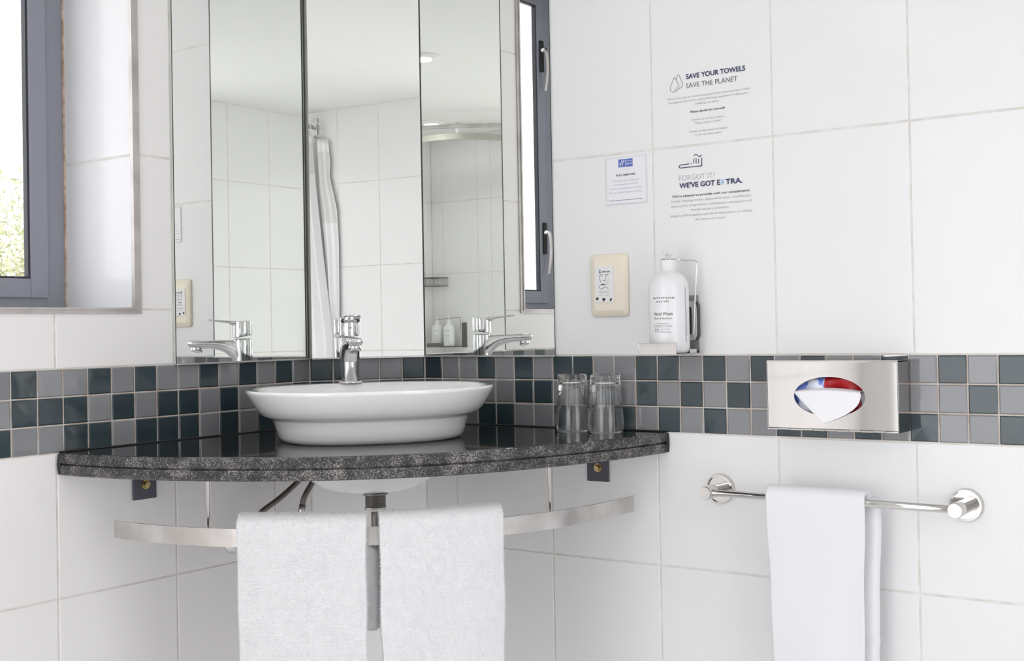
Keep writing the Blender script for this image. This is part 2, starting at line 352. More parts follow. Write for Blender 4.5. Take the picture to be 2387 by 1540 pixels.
# aluminium edging round the window opening
bm = NB()
fbox(bm, FL, 0.5945, 0.6050, 1.0965, CEIL, -0.004, 0.0035); fbox(bm, FL, 0.6050, 1.115, 1.0965, 1.1070, -0.004, 0.0035); fbox(bm, FL, 1.113, 1.126, 1.0965, CEIL, -0.004, 0.0035)
fbox(bm, FL, 0.6050, 0.6105, 1.1075, CEIL, -0.004, 0.0055); fbox(bm, FL, 0.6030, 1.115, 1.1035, 1.1075, 0.0035, 0.0055)
struct(link('trim_1', bm, ALU))
bm = NB(); fbox(bm, FL, 0.6025, 0.6065, WIN_Z0, CEIL, -0.2235, -0.2165); struct(link('trim_2', bm, SEAL))
# the window: outer frame, sash, pane, handles
win = struct(thing('window_1', 'grey aluminium window in the left wall', 'window', FL(0.89, WIN_Z0, -0.23), ROT_L))
def wloc(u, z, off):                        # wall coordinates -> local of window_1
    return Vector((-(u - 0.89), -(off + 0.23), z - WIN_Z0))
def lbox(bm, u0, u1, z0, z1, o0, o1, bev=0.0, mi=0):
    a = wloc(u0, z0, o0); b = wloc(u1, z1, o1)
    box(bm, min(a.x, b.x), max(a.x, b.x), min(a.y, b.y), max(a.y, b.y), min(a.z, b.z), max(a.z, b.z), bev, mi)
def ring(bm, u0, u1, z0, z1, w, o0, o1, bev=0.001, mi=0):
    lbox(bm, u0, u0 + w, z0, z1, o0, o1, bev, mi); lbox(bm, u1 - w, u1, z0, z1, o0, o1, bev, mi)
    lbox(bm, u0 + w, u1 - w, z0, z0 + w, o0, o1, bev, mi); lbox(bm, u0 + w, u1 - w, z1 - w, z1, o0, o1, bev, mi)
bm = NB(); ring(bm, 0.6060, 1.0650, 1.1075, 2.1165, 0.0395, -0.236, -0.219); lbox(bm, 1.0650, 1.1130, 1.1075, 2.1165, -0.236, -0.219, 0.001); link('window_frame', bm, FRAME, win)
bm = NB(); ring(bm, 0.6455, 1.0250, 1.1315, 2.0700, 0.036, -0.229, -0.2115, 0.0015)
sash = link('sash', bm, FRAME, win)
bm = NB(); ring(bm, 0.6815, 0.9890, 1.1675, 2.0340, 0.004, -0.2285, -0.2150, 0.0005); link('glazing_bead', bm, FRAME_D, sash)
bm = NB(); lbox(bm, 0.6815, 0.9890, 1.1675, 2.0340, -0.226, -0.222); link('pane', bm, PANE, sash)
for zz in (1.873, 1.320):
    bm = NB(); lbox(bm, 0.999, 1.015, zz - 0.04, zz + 0.055, -0.2112, -0.204, 0.002)
    h = link('window_handle', bm, BLACK, sash)
    bm = NB(); pts = spline([wloc(1.007, zz + 0.025, -0.206), wloc(1.007, zz + 0.025, -0.194), wloc(1.006, zz + 0.005, -0.187), wloc(1.006, zz - 0.04, -0.186), wloc(1.004, zz - 0.075, -0.189), wloc(1.003, zz - 0.10, -0.193)], 6)
    tube(bm, pts, [0.008 - 0.004 * i / (len(pts) - 1) for i in range(len(pts))], 10)
    smooth_by_angle(link('lever', bm, STEEL, h))
# outdoors
bm = NB(); box(bm, -14, -0.6, -10, 12, -0.6, -0.5); struct(link('ground', bm, GROUND))
bm = NB(); box(bm, -1.5, 7.5, -8.0, -3.30, -0.06, -0.005); box(bm, 2.70, 7.5, -3.30, 3.0, -0.06, -0.005); struct(link('added_bounce_floor', bm, mat('pale_bounce_carpet', (0.82, 0.80, 0.78), 0.95)))  # unseen floor added past the doorways, pale to bounce daylight upward
def tree():
    bm = NB(); rnd = random.Random(3)
    for k in range(11000):
        # crown of overlapping lobes
        cx, cy, cz, r = rnd.choice([(0, 0, 1.35, 0.42), (0.1, 0.12, 1.0, 0.5), (-0.25, -0.1, 1.05, 0.45), (0.05, 0.05, 0.6, 0.45), (-0.3, 0.1, 0.7, 0.4)])
        while True:
            d = Vector((rnd.uniform(-1, 1), rnd.uniform(-1, 1), rnd.uniform(-1, 1)))
            if d.length < 1: break
        p = Vector((cx, cy, cz)) + d * r
        t = Vector((rnd.gauss(0, 1), rnd.gauss(0, 1), rnd.gauss(0.8, 0.8))).normalized(); s = t.cross(Vector((rnd.gauss(0, 1), rnd.gauss(0, 1), rnd.gauss(0, 1)))).normalized()
        L, W = rnd.uniform(0.035, 0.065), rnd.uniform(0.005, 0.008)
        v = [bm.verts.new(q) for q in (p, p + t * L * 0.5 + s * W, p + t * L, p + t * L * 0.5 - s * W)]
        bm.faces.new(v).material_index = rnd.randint(0, 1)
    return bm
tr = thing('tree', 'olive green leafy tree outside the window', 'tree', (-3.45, 1.28, 0.07))
link('foliage', tree(), [LEAF, LEAF2], tr)
bm = NB(); tube(bm, spline([(0, 0, -0.62), (0.02, 0, 0.1), (0.0, 0.03, 0.6), (0, 0, 1.3)], 4), [0.05, 0.05, 0.05, 0.05, 0.04, 0.04, 0.04, 0.03, 0.03, 0.02, 0.02, 0.015, 0.01], 10)
for a in range(7):
    b0 = Vector((0, 0, 0.3 + 0.12 * a)); tube(bm, [b0, b0 + Vector((0.25 * math.cos(a * 2.3), 0.25 * math.sin(a * 2.3), 0.3))], [0.014, 0.005], 6)
link('trunk', bm, BARK, tr)

# ------------------------------------------------------------------ mirrors
def mirror(o0, w, label, rotz, y0):
    t = thing('mirror_panel', label, 'mirror', o0, rotz, None)
    w /= 2; H = 1.07; y0 = -y0
    bm = NB(); box(bm, -w, w, y0, y0 + 0.0026, 0.0015, H, 0.0)
    for f in bm.faces: c = f.calc_center_median().y; f.material_index = 0 if c < y0 + 0.0001 else (1 if c > y0 + 0.0025 else 2)
    fix_normals(bm); link('glass', bm, [MIRROR_GLASS, MIRROR, MIRROR_BACK], t)      # clear front, silvered back, dark ground edges
    bm = NB(); box(bm, -w, w, y0 + 0.0028, -0.0003, 0.0015, H, 0.0); link('backing', bm, MIRROR_EDGE, t)
    bm = NB(); box(bm, -w, w, y0 - 0.0015, -0.0003, -0.0022, 0.0013, 0.0004); link('edge_strip', bm, STEEL, t)
mirror(FL((0.1800 + 0.5210) / 2, ZB1), 0.5210 - 0.1800, 'tall mirror panel on the left wall beside the window', ROT_L, 0.0067)
cm_a = math.radians(47.3); cm_r = Vector((0.1765, -0.0045, 0)); cm_d = Vector((math.cos(cm_a), math.sin(cm_a), 0)); CMW = 0.2385
mirror(cm_r - cm_d * (CMW / 2) + Vector((-cm_d.y, cm_d.x, 0)) * 0.0045 + ZU * ZB1, CMW, 'tall narrow mirror panel across the corner behind the tap', cm_a, 0.0045)
mirror(FR((0.1795 + 0.5236) / 2, ZB1), 0.5236 - 0.1795, 'tall mirror panel on the right wall beside the shaver socket', 0, 0.0067)

# ------------------------------------------------------------------ countertop
def lerp_tab(tab, x):
    for (a, va), (b, vb) in zip(tab[:-1], tab[1:]):
        if x <= b: 
            t = (x - a) / (b - a); t = max(0, min(1, t)); return va + (vb - va) * t
    return tab[-1][1]
RC = [(-2, .779), (10, .772), (20, .772), (30, .783), (42, .790), (50, .786), (60, .779), (70, .772), (80, .768), (92, .767)]
N_ARC = 90
def outline(inset):
    pts = []
    a0, a1 = 0.1, 89.85
    for k in range(N_ARC + 1):
        ph = a0 + (a1 - a0) * k / N_ARC; r = sum(lerp_tab(RC, ph + d) for d in (-6, -3, 0, 3, 6)) / 5 - inset; p = math.radians(ph)
        pts.append(Vector((r * math.cos(p), -r * math.sin(p), 0)))
    pts += [FL(0.60 , 0, 0.001), FL(SA - 0.0, 0, 0.0015), FC(0.002, 0, 0.001), FC(CW - 0.002, 0, 0.001), FR(SB, 0, 0.0015), FR(0.45, 0, 0.001)]
    return pts
BC = F0 + CNB * 0.172 + CDB * 0.021           # basin centre
def superell(a, b, n, k, N):
    t = 2 * PI * k / N; c, s = math.cos(t), math.sin(t)
    return a * math.copysign(abs(c) ** (2 / n), c), b * math.copysign(abs(s) ** (2 / n), s)
ct = thing('countertop', 'curved quarter-round black granite countertop in the corner', 'countertop', (0, 0, 0))
bm = NB()
prof = [(0.004, ZC), (0.0008, ZC - 0.0006), (0.0, ZC - 0.003), (0.0, 0.8378), (0.0060, 0.8372), (0.0060, 0.8350), (0.0010, 0.8343), (0.0006, 0.8190), (0.0035, 0.8165)]
rings = []
for ins, z in prof: rings.append([bm.verts.new((p.x, p.y, z)) for p in outline(ins)])
n = len(rings[0])
for i in range(len(rings) - 1):
    for k in range(n):
        f = bm.faces.new((rings[i][k], rings[i][(k + 1) % n], rings[i + 1][(k + 1) % n], rings[i + 1][k])); f.material_index = 0 if i == 0 else 1
NH = 48
hole = []
for z in (ZC, 0.8165):
    hr = []
    for k in range(NH):
        x, y = superell(0.155, 0.135, 2.2, k, NH); P = BC + CDB * x - CNB * y; hr.append(bm.verts.new((P.x, P.y, z)))
    hole.append(hr)
for k in range(NH): bm.faces.new((hole[0][k], hole[1][k], hole[1][(k + 1) % NH], hole[0][(k + 1) % NH])).material_index = 1
for R, Hh in ((rings[0], hole[0]), (rings[-1], hole[1])):
    es = []
    for L_ in (R, Hh):
        for k in range(len(L_)):
            e = bm.edges.get((L_[k], L_[(k + 1) % len(L_)])) or bm.edges.new((L_[k], L_[(k + 1) % len(L_)])); es.append(e)
    r = bmesh.ops.triangle_fill(bm, edges=es, use_beauty=True)
    for g in r['geom']:
        if isinstance(g, bmesh.types.BMFace): g.material_index = 0 if R is rings[0] else 1
fix_normals(bm)
link('slab', bm, [GRAN_TOP, GRAN_EDGE], ct)
for rr in (0, 1):   # black sealant at both ends
    bm = NB(); F = FL if rr == 0 else FR; u = 0.7655 if rr == 0 else 0.7755
    pts = [F(u, 0.8185, 0.003), F(u + 0.0015, 0.835, 0.003), F(u, 0.853, 0.003)]
    tube(bm, pts, 0.0036, 8); link('sealant', bm, BLACK, ct)
bm = NB()                                    # dark joint where the slab meets the tiles
for F, a, b in ((FL, SA, 0.764), (FC, 0, CW), (FR, SB, 0.775)):
    pts = [F(a, ZC + 0.0008, 0.001), F(b, ZC + 0.0008, 0.001)]; tube(bm, pts, 0.0022, 6)
link('joint_sealant', bm, BLACK, ct)
# wall brackets
def bracket(F, u, rot, label):
    t = thing('support_bracket', label, 'bracket', F(u, 0.7540, 0), rot, 'brackets under the countertop')
    bm = NB(); box(bm, -0.0245, 0.0245, -0.006, -0.0008, 0.0, 0.0625, 0.0006); box(bm, -0.0245, 0.0245, -0.06, -0.006, 0.0565, 0.0625, 0.0006)
    link('plate', bm, GREY_BRACKET, t)
    bm = NB(); lathe(bm, [(0.0088, 0.0), (0.0088, -0.0012)], 24, 'Y', (0.001, -0.006, 0.027)); lathe(bm, [(0.0065, -0.0012), (0.0065, -0.0065), (0.0055, -0.0072)], 6, 'Y', (0.001, -0.006, 0.027)); fix_normals(bm)
    link('bolt', bm, BRASS, t)
bracket(FL, 0.5945, ROT_L, 'dark grey bracket with brass bolt under the counter on the left wall')
bracket(FR, 0.6195, 0, 'dark grey bracket with brass bolt under the counter on the right wall')

# ------------------------------------------------------------------ wash basin
ba = thing('wash_basin', 'white ceramic oval vessel basin standing on the black counter', 'wash basin', (BC.x, BC.y, ZC + 0.0003), ROT_B)
def ringset(bm, spec, N=96):
    rs = []
    for (a, b, z, n_, cy) in spec:
        r = []
        for k in range(N):
            x, y = superell(a, b, n_, k, N); r.append(bm.verts.new((x, y + cy, z)))
        rs.append(r)
    for i in range(len(rs) - 1):
        for k in range(N): bm.faces.new((rs[i][k], rs[i][(k + 1) % N], rs[i + 1][(k + 1) % N], rs[i + 1][k]))
    return rs
bm = NB()
spec = [(0.160, 0.156, 0.0, 2.5, 0), (0.167, 0.163, 0.002, 2.5, 0), (0.173, 0.170, 0.010, 2.5, 0), (0.177, 0.175, 0.025, 2.5, 0), (0.182, 0.179, 0.040, 2.5, 0), (0.1845, 0.181, 0.0435, 2.5, 0),
        (0.194, 0.188, 0.0455, 2.5, 0), (0.204, 0.196, 0.051, 2.5, 0), (0.213, 0.204, 0.063, 2.5, 0), (0.222, 0.211, 0.078, 2.45, 0), (0.2290, 0.2155, 0.089, 2.4, 0), (0.2300, 0.2165, 0.0925, 2.4, 0), (0.2285, 0.2155, 0.0955, 2.4, 0), (0.2255, 0.2125, 0.0965, 2.4, 0),
        (0.216, 0.186, 0.0960, 2.4, -0.020), (0.212, 0.180, 0.0937, 2.4, -0.022), (0.207, 0.175, 0.088, 2.4, -0.024), (0.192, 0.162, 0.069, 2.35, -0.024), (0.175, 0.148, 0.045, 2.3, -0.02), (0.150, 0.125, 0.015, 2.2, -0.01), (0.118, 0.098, -0.02, 2.1, 0), (0.098, 0.082, -0.06, 2.0, 0), (0.06, 0.055, -0.085, 2, 0), (0.022, 0.022, -0.092, 2, 0)]
rs = ringset(bm, spec); bm.faces.new(rs[-1])
spec2 = [(0.160, 0.156, 0.0, 2.5, 0), (0.140, 0.122, 0.0005, 2.3, 0), (0.132, 0.116, -0.02, 2.2, 0), (0.124, 0.108, -0.055, 2.1, 0), (0.112, 0.098, -0.078, 2.1, 0), (0.094, 0.084, -0.092, 2, 0), (0.06, 0.055, -0.1, 2, 0), (0.022, 0.022, -0.102, 2, 0)]
rs2 = ringset(bm, spec2); bm.faces.new(rs2[-1]); fix_normals(bm)
bmesh.ops.remove_doubles(bm, verts=bm.verts[:], dist=1e-6)
o = link('bowl', bm, CERAMIC, ba); smooth_by_angle(o, 50)
bm = NB(); lathe(bm, [(0.020, -0.0905), (0.020, -0.0895), (0.012, -0.089)], 32); link('drain_grate', bm, CHROME, ba, True)
dw = Vector((0.3275, -0.3235, 0))
# waste outlet and trap
wt = thing('drain_pipe', 'grey metal basin waste with threaded collar under the basin', 'pipe', (dw.x, dw.y, 0.7525), ROT_B)
bm = NB(); pr = [(0.0235, 0.0), (0.0235, -0.003)]
z = -0.003
for k in range(11): pr += [(0.0185, z - 0.0004), (0.0196, z - 0.0012), (0.0185, z - 0.0020)]; z -= 0.0021
pr += [(0.0185, z)]
lathe(bm, pr, 36); smooth_by_angle(link('threaded_collar', bm, STEEL_D, wt), 30)
bm = NB(); lathe(bm, [(0.017, -0.0255), (0.0205, -0.0262), (0.0208, -0.030), (0.0195, -0.0325), (0.016, -0.034)], 12); link('nut', bm, STEEL, wt)
bm = NB(); tube(bm, spline([(0.002, 0, -0.034), (0.002, 0, -0.09), (0.004, 0.004, -0.13), (0.008, 0.03, -0.17), (0.008, 0.06, -0.175), (0.006, 0.10, -0.15), (0.004, 0.16, -0.145)], 6), 0.0105, 20); link('tail_pipe', bm, STEEL_D, wt, True)
# hoses + valve
def hose(pts, label, ferrule=True):
    t = thing('supply_hose', label, 'hose', pts[0])
    q = [Vector(p) - Vector(pts[0]) for p in pts]
    bm = NB(); s = spline(q, 8); tube(bm, s, 0.0058, 14); link('braid', bm, BRAID, t, True)
    bm = NB(); d = (s[-1] - s[-2]).normalized(); tube(bm, [s[-1] - d * 0.012, s[-1] + d * 0.008], 0.0072, 16); link('ferrule', bm, STEEL, t, True)
hose([(0.135, -0.215, 0.812), FL(0.240, 0.79, 0.085), FL(0.2735, 0.7482, 0.06), FL(0.320, 0.722, 0.058), FL(0.3653, 0.6995, 0.056), FL(0.387, 0.665, 0.05)], 'braided grey hose slanting down to the left under the counter')
hose([(0.160, -0.215, 0.812), FL(0.248, 0.79, 0.110), FL(0.2643, 0.7545, 0.10), FL(0.289, 0.725, 0.10), FL(0.297, 0.699, 0.10)], 'short curved grey hose beside the basin underside')
va = thing('shut_off_valve', 'chrome wall valve with round collar half hidden by the left towel', 'valve', FL(0.3886, 0.640, 0.0), ROT_L)
bm = NB(); lathe(bm, [(0.021, -0.0008), (0.021, -0.003), (0.016, -0.008), (0.011, -0.009)], 32, 'Y'); link('collar', bm, CHROME, va, True)
bm = NB(); lathe(bm, [(0.009, -0.009), (0.009, -0.045), (0.011, -0.046), (0.011, -0.058)], 24, 'Y'); fix_normals(bm); link('valve_body', bm, CHROME, va, True)

# ------------------------------------------------------------------ tap
fa = thing('basin_tap', 'chrome single-lever mixer tap on the back rim of the basin', 'tap', (F0.x, F0.y, ZC + 0.0966), ROT_B)
bm = NB(); lathe(bm, [(0.0245, 0.0), (0.0245, 0.0025), (0.0225, 0.0040), (0.020, 0.0040)], 48); fix_normals(bm); link('base_ring', bm, CHROME, fa, True)
bm = NB(); lathe(bm, [(0.0185, 0.003), (0.0185, 0.010), (0.0190, 0.03), (0.0200, 0.055), (0.0207, 0.075), (0.0208, 0.0845), (0.0198, 0.0880), (0.0170, 0.0895)], 56); fix_normals(bm)
smooth_by_angle(link('tap_body', bm, CHROME, fa), 40)
fa.scale = (1.0, 1.0, 1.04)
# spout: loft of superellipse sections going out along -y
bm = NB(); secs = []
ST = [(0.000, 0.0185, 0.0855, 0.020), (0.008, 0.0190, 0.0862, 0.026), (0.016, 0.0185, 0.0868, 0.0360), (0.026, 0.0178, 0.0873, 0.0500), (0.038, 0.0172, 0.0876, 0.0610), (0.052, 0.0168, 0.0878, 0.0665), (0.070, 0.0165, 0.0880, 0.0700), (0.090, 0.0162, 0.0882, 0.0700), (0.104, 0.0160, 0.0883, 0.0708), (0.112, 0.0150, 0.0880, 0.0730), (0.1155, 0.0130, 0.0872, 0.0760), (0.1168, 0.009, 0.0855, 0.0790)]
NS = 40
for (y, w, zt, zb) in ST:
    r = []
    for k in range(NS):
        t = 2 * PI * k / NS; c, s = math.cos(t), math.sin(t)
        ex = 0.5 if s > 0 else 0.9
        x = w * math.copysign(abs(c) ** (0.55 if s > 0 else 0.8), c); zz = (zt + zb) / 2 + (zt - zb) / 2 * math.copysign(abs(s) ** ex, s)
        if s <= 0: x *= 1.0 - 0.22 * abs(s)
        r.append(bm.verts.new((x, -y, zz)))
    secs.append(r)
for i in range(len(secs) - 1):
    for k in range(NS): bm.faces.new((secs[i][k], secs[i + 1][k], secs[i + 1][(k + 1) % NS], secs[i][(k + 1) % NS]))
bm.faces.new(secs[0][::-1]); bm.faces.new(secs[-1]); fix_normals(bm)
sp = link('spout', bm, CHROME, fa); smooth_by_angle(sp, 55)
bm = NB(); lathe(bm, [(0.0118, 0.006), (0.0122, 0.0), (0.0120, -0.0050), (0.0105, -0.0060)], 32); lathe(bm, [(0.0095, -0.0050), (0.0090, -0.0066)], 24)
fix_normals(bm); ae = link('aerator', bm, CHROME, sp, True, (0, -0.0985, 0.0692)); ae.rotation_euler = (math.radians(-14), 0, 0)
bm = NB(); lathe(bm, [(0.0088, -0.0066), (0.0088, -0.0069)], 24); o = link('aerator_mesh', bm, STEEL_D, sp, False, (0, -0.0985, 0.0692)); o.rotation_euler = (math.radians(-14), 0, 0)
# handle: slanted-bottom cap with a flat lever
bm = NB(); NR = 56; rr = []
for (r, zf, zb) in ((0.0195, 0.0905, 0.0965), (0.0213, 0.0912, 0.0972), (0.0216, 0.0925, 0.0985), (0.0216, 0.1235, 0.1235), (0.0208, 0.1262, 0.1262), (0.0185, 0.1270, 0.1270)):
    ring_ = []
    for k in range(NR):
        t = 2 * PI * k / NR; x, y = r * math.cos(t), r * math.sin(t); w = (y / r + 1) / 2
        ring_.append(bm.verts.new((x, y, zf + (zb - zf) * w)))
    rr.append(ring_)
for i in range(len(rr) - 1):
    for k in range(NR): bm.faces.new((rr[i][k], rr[i][(k + 1) % NR], rr[i + 1][(k + 1) % NR], rr[i + 1][k]))
bm.faces.new(rr[0][::-1]); bm.faces.new(rr[-1]); fix_normals(bm)
hd = link('handle', bm, CHROME, fa); smooth_by_angle(hd, 40)
bm = NB(); secs = []
for (y, w, zt, zb) in ((-0.004, 0.0170, 0.1272, 0.118), (0.012, 0.0195, 0.1274, 0.119), (0.020, 0.0197, 0.1276, 0.1165), (0.026, 0.0192, 0.1279, 0.1205), (0.034, 0.0186, 0.1284, 0.1228), (0.050, 0.0178, 0.1296, 0.1250), (0.066, 0.0168, 0.1310, 0.1268), (0.074, 0.0155, 0.1317, 0.1278), (0.0785, 0.0125, 0.1319, 0.1285), (0.080, 0.008, 0.1318, 0.1292)):
    r = []
    for k in range(24):
        t = 2 * PI * k / 24; c, s = math.cos(t), math.sin(t)
        r.append(bm.verts.new((w * math.copysign(abs(c) ** 0.5, c), -y, (zt + zb) / 2 + (zt - zb) / 2 * math.copysign(abs(s) ** 0.6, s))))
    secs.append(r)
for i in range(len(secs) - 1):
    for k in range(24): bm.faces.new((secs[i][k], secs[i + 1][k], secs[i + 1][(k + 1) % 24], secs[i][(k + 1) % 24]))
bm.faces.new(secs[0][::-1]); bm.faces.new(secs[-1]); fix_normals(bm)
smooth_by_angle(link('lever', bm, CHROME, hd), 50)
bm = NB(); lathe(bm, [(0.0022, -0.0212), (0.0022, -0.0219)], 20, 'Y', (0.0, 0, 0.1075)); fix_normals(bm); link('screw_cap', bm, STEEL_D, hd)

# ------------------------------------------------------------------ drinking glasses (upside down)
def tumbler(cx, cy, label, rz):
    t = thing('drinking_glass', label, 'glass', (cx, cy, ZC + 0.0004), rz, 'glasses upside down on the counter')
    bm = NB(); N = 80; H = 0.1085
    def ringr(r, z, amp=0.0):
        out = []
        for k in range(N):
            a = 2 * PI * k / N; q = abs(math.sin(5 * a)) ** 0.9
            rr = r * (1 - amp * (1 - q)); out.append(bm.verts.new((rr * math.cos(a), rr * math.sin(a), z)))
        return out
    # outside from rim (down) to base (up), then inside
    out = [(0.0338, 0.0, 0), (0.0345, 0.0012, 0), (0.0342, 0.0030, 0), (0.0335, 0.020, 0), (0.0325, 0.034, 0), (0.0318, 0.0415, 0), (0.0316, 0.0440, 0.02), (0.0312, 0.0475, 0.055), (0.0306, 0.054, 0.065), (0.0297, 0.070, 0.065), (0.0285, 0.092, 0.065), (0.0278, 0.0975, 0.05), (0.0276, 0.1000, 0.0), (0.0276, 0.1065, 0), (0.0268, 0.1083, 0), (0.0235, 0.1085, 0), (0.018, 0.1070, 0), (0.004, 0.1065, 0)]
    inn = [(0.004, 0.0945, 0), (0.016, 0.0945, 0), (0.0215, 0.0925, 0), (0.0242, 0.0870, 0), (0.0256, 0.075, 0), (0.0272, 0.055, 0), (0.0288, 0.044, 0), (0.0302, 0.034, 0), (0.0315, 0.018, 0), (0.0325, 0.002, 0)]
    rs = [ringr(*x) for x in out]; ri = [ringr(*x) for x in inn]
    allr = [ri[-1]] + rs
    for L_ in (allr, ri):
        for i in range(len(L_) - 1):
            for k in range(N): bm.faces.new((L_[i][k], L_[i][(k + 1) % N], L_[i + 1][(k + 1) % N], L_[i + 1][k]))
    bm.faces.new(rs[-1]); bm.faces.new(ri[0]); fix_normals(bm)
    bmesh.ops.scale(bm, vec=(1.04, 1.04, 1.01), verts=bm.verts[:])
    smooth_by_angle(link('tumbler', bm, GLASS, t), 60)
tumbler(0.5835, -0.0350, 'clear fluted tumbler standing upside down, the one nearer the basin', 0.2)
tumbler(0.6600, -0.0350, 'clear fluted tumbler standing upside down, the one nearer the counter end', 0.9)

# ------------------------------------------------------------------ curved steel bar under the counter
RB = [(0, .708), (2, .7115), (20, .742), (27, .7475), (46, .754), (63, .7466), (72, .733), (84, .7105), (90, .700)]
def bar_r(ph): return sum(lerp_tab(RB, max(0, min(90, ph + d))) for d in (-8, -4, 0, 4, 8)) / 5
cb = thing('curved_towel_bar', 'flat curved brushed steel bar hanging below the counter', 'towel bar', (0, 0, 0.705))
bm = NB(); rr = []
for k in range(81):
    ph = 2.0 + (84.2 - 2.0) * k / 80; r = bar_r(ph); p = math.radians(ph); c, s = math.cos(p), -math.sin(p)
    rr.append([bm.verts.new(((r + d) * c, (r + d) * s, z)) for d, z in ((0, 0), (0, 0.030), (-0.003, 0.030), (-0.003, 0))])
for i in range(80):
    for k in range(4): bm.faces.new((rr[i][k], rr[i][(k + 1) % 4], rr[i + 1][(k + 1) % 4], rr[i + 1][k]))
bm.faces.new(rr[0][::-1]); bm.faces.new(rr[-1]); fix_normals(bm); link('bar', bm, STEEL, cb)
for (x, y) in ((0.283, -0.6761), (0.6924, -0.2653)):
    ph = math.degrees(math.atan2(-y, x)); r = bar_r(ph) - 0.0085; p = math.radians(ph)
    bm = NB(); lathe(bm, [(0.0085, 0.1112), (0.0085, 0.109), (0.0052, 0.106), (0.0052, 0.010)], 20, 'Z', (r * math.cos(p), -r * math.sin(p), 0)); fix_normals(bm)
    link('support_rod', bm, CHROME_W, cb, True)

# ------------------------------------------------------------------ towels
def towel_mesh(pos, NU, front, back, R, T, wav, uext_back=0.0, ribs=None, seed=1, ramp=0.025):
    """pos(u, off, z): u 0..1 across, off outward from the bar centre line, z height above the bar top; hangs front/back metres"""
    rnd = random.Random(seed); bm = NB(); path = []
    for k in range(34): path.append(('f', R, -front + front * k / 33))
    for k in range(1, 14):
        a = PI * k / 14; path.append(('t', R * math.cos(a), R * math.sin(a) * 0.95))
    nb = 26
    for k in range(nb + 1): path.append(('b', -R, -back * k / nb))
    ph = [rnd.uniform(0, 6.28) for _ in range(6)]
    loops = []
    for i in range(NU + 1):
        u = i / NU; e = min(u, 1 - u) * NU
        th = T * (1 - max(0, 1 - e / 2.2) ** 2.2 * 0.85)
        o_, i_ = [], []
        for j, (sd, off, z) in enumerate(path):
            ue = u * (1 + uext_back * max(0, min(1, (-z - ramp) / 0.02))) if sd == 'b' else u
            zz = z
            w = wav * (math.sin(5 * ue + ph[0] + z * 6) * 0.5 + math.sin(11 * ue + ph[1] - z * 9) * 0.25 + math.sin(3 * ue + ph[2] + z * 22) * 0.25) * min(1, abs(z) * 6)
            edge = 0.006 * math.sin(z * 17 + ph[3]) * min(1, abs(z) * 5) + 0.003 * math.sin(z * 41 + ph[4])
            ue += edge * (1 - 2 * u if u < 0.5 else (2 * u - 1) * -1) * 1.5
            if ribs and sd == 'b' and ribs[0] < -z < ribs[1]: w += 0.0028 * math.sin((-z - ribs[0]) * 2 * PI / 0.02)
            n_off = off + (w if sd == 'f' else (-w if sd == 'b' else 0)); inner = (off - th * (1 if sd == 'f' else -1)) if sd != 't' else off * (1 - th / R)
            zi = zz if sd != 't' else zz * (1 - th / R)
            o_.append(pos(ue, n_off, zz)); i_.append(pos(ue, inner + (n_off - off), zi))
        loops.append([bm.verts.new(p) for p in o_ + i_[::-1]])
    n = len(loops[0])
    for i in range(NU):
        for k in range(n): bm.faces.new((loops[i][k], loops[i][(k + 1) % n], loops[i + 1][(k + 1) % n], loops[i + 1][k]))
    m_ = n // 2
    for L_ in (loops[0], loops[-1]):
        for k in range(m_ - 1): bm.faces.new((L_[k], L_[k + 1], L_[n - 2 - k], L_[n - 1 - k]))
    fix_normals(bm); return bm
def fuzz(o, count, length, seed):
    o.modifiers.new('pile', 'PARTICLE_SYSTEM'); ps = o.particle_systems[0]; s = ps.settings; s.type = 'HAIR'
    s.count = count; s.hair_length = length; s.hair_step = 2; s.render_step = 2; s.display_step = 2
    s.emit_from = 'FACE'; s.use_advanced_hair = True; s.brownian_factor = length * 0.22; s.root_radius = 0.35; s.tip_radius = 0.15; s.radius_scale = 0.0012
    s.use_emit_random = True; ps.seed = seed; s.use_close_tip = False
def bar_towel(ph0, ph1, label, uext, back, seed, group, R=0.022):
    t = thing('hand_towel', label, 'towel', (0, 0, 0.735), 0, group)
    def pos(u, off, z):
        ph = math.radians(ph0 + (ph1 - ph0) * u); r = bar_r(ph0 + (ph1 - ph0) * max(0, min(1, u))) + 0.000
        # the cloth spans the arc a little flatter than the bar
        r = r + off; return (r * math.cos(ph), -r * math.sin(ph), z + 0.0050)
    bm = towel_mesh(pos, 64, 0.36, back, R, 0.0165, 0.0045, uext, None, seed)
    o = link('terry_cloth', bm, TOWEL, t, True); fuzz(o, 90000, 0.0021, seed)
    return t
bar_towel(62.3, 46.6, 'white terry towel over the curved bar, left of the waste pipe', 0.10, 0.175, 3, None)
bar_towel(44.9, 29.4, 'white terry towel over the curved bar, right of the waste pipe', 0.0, 0.30, 5, None)

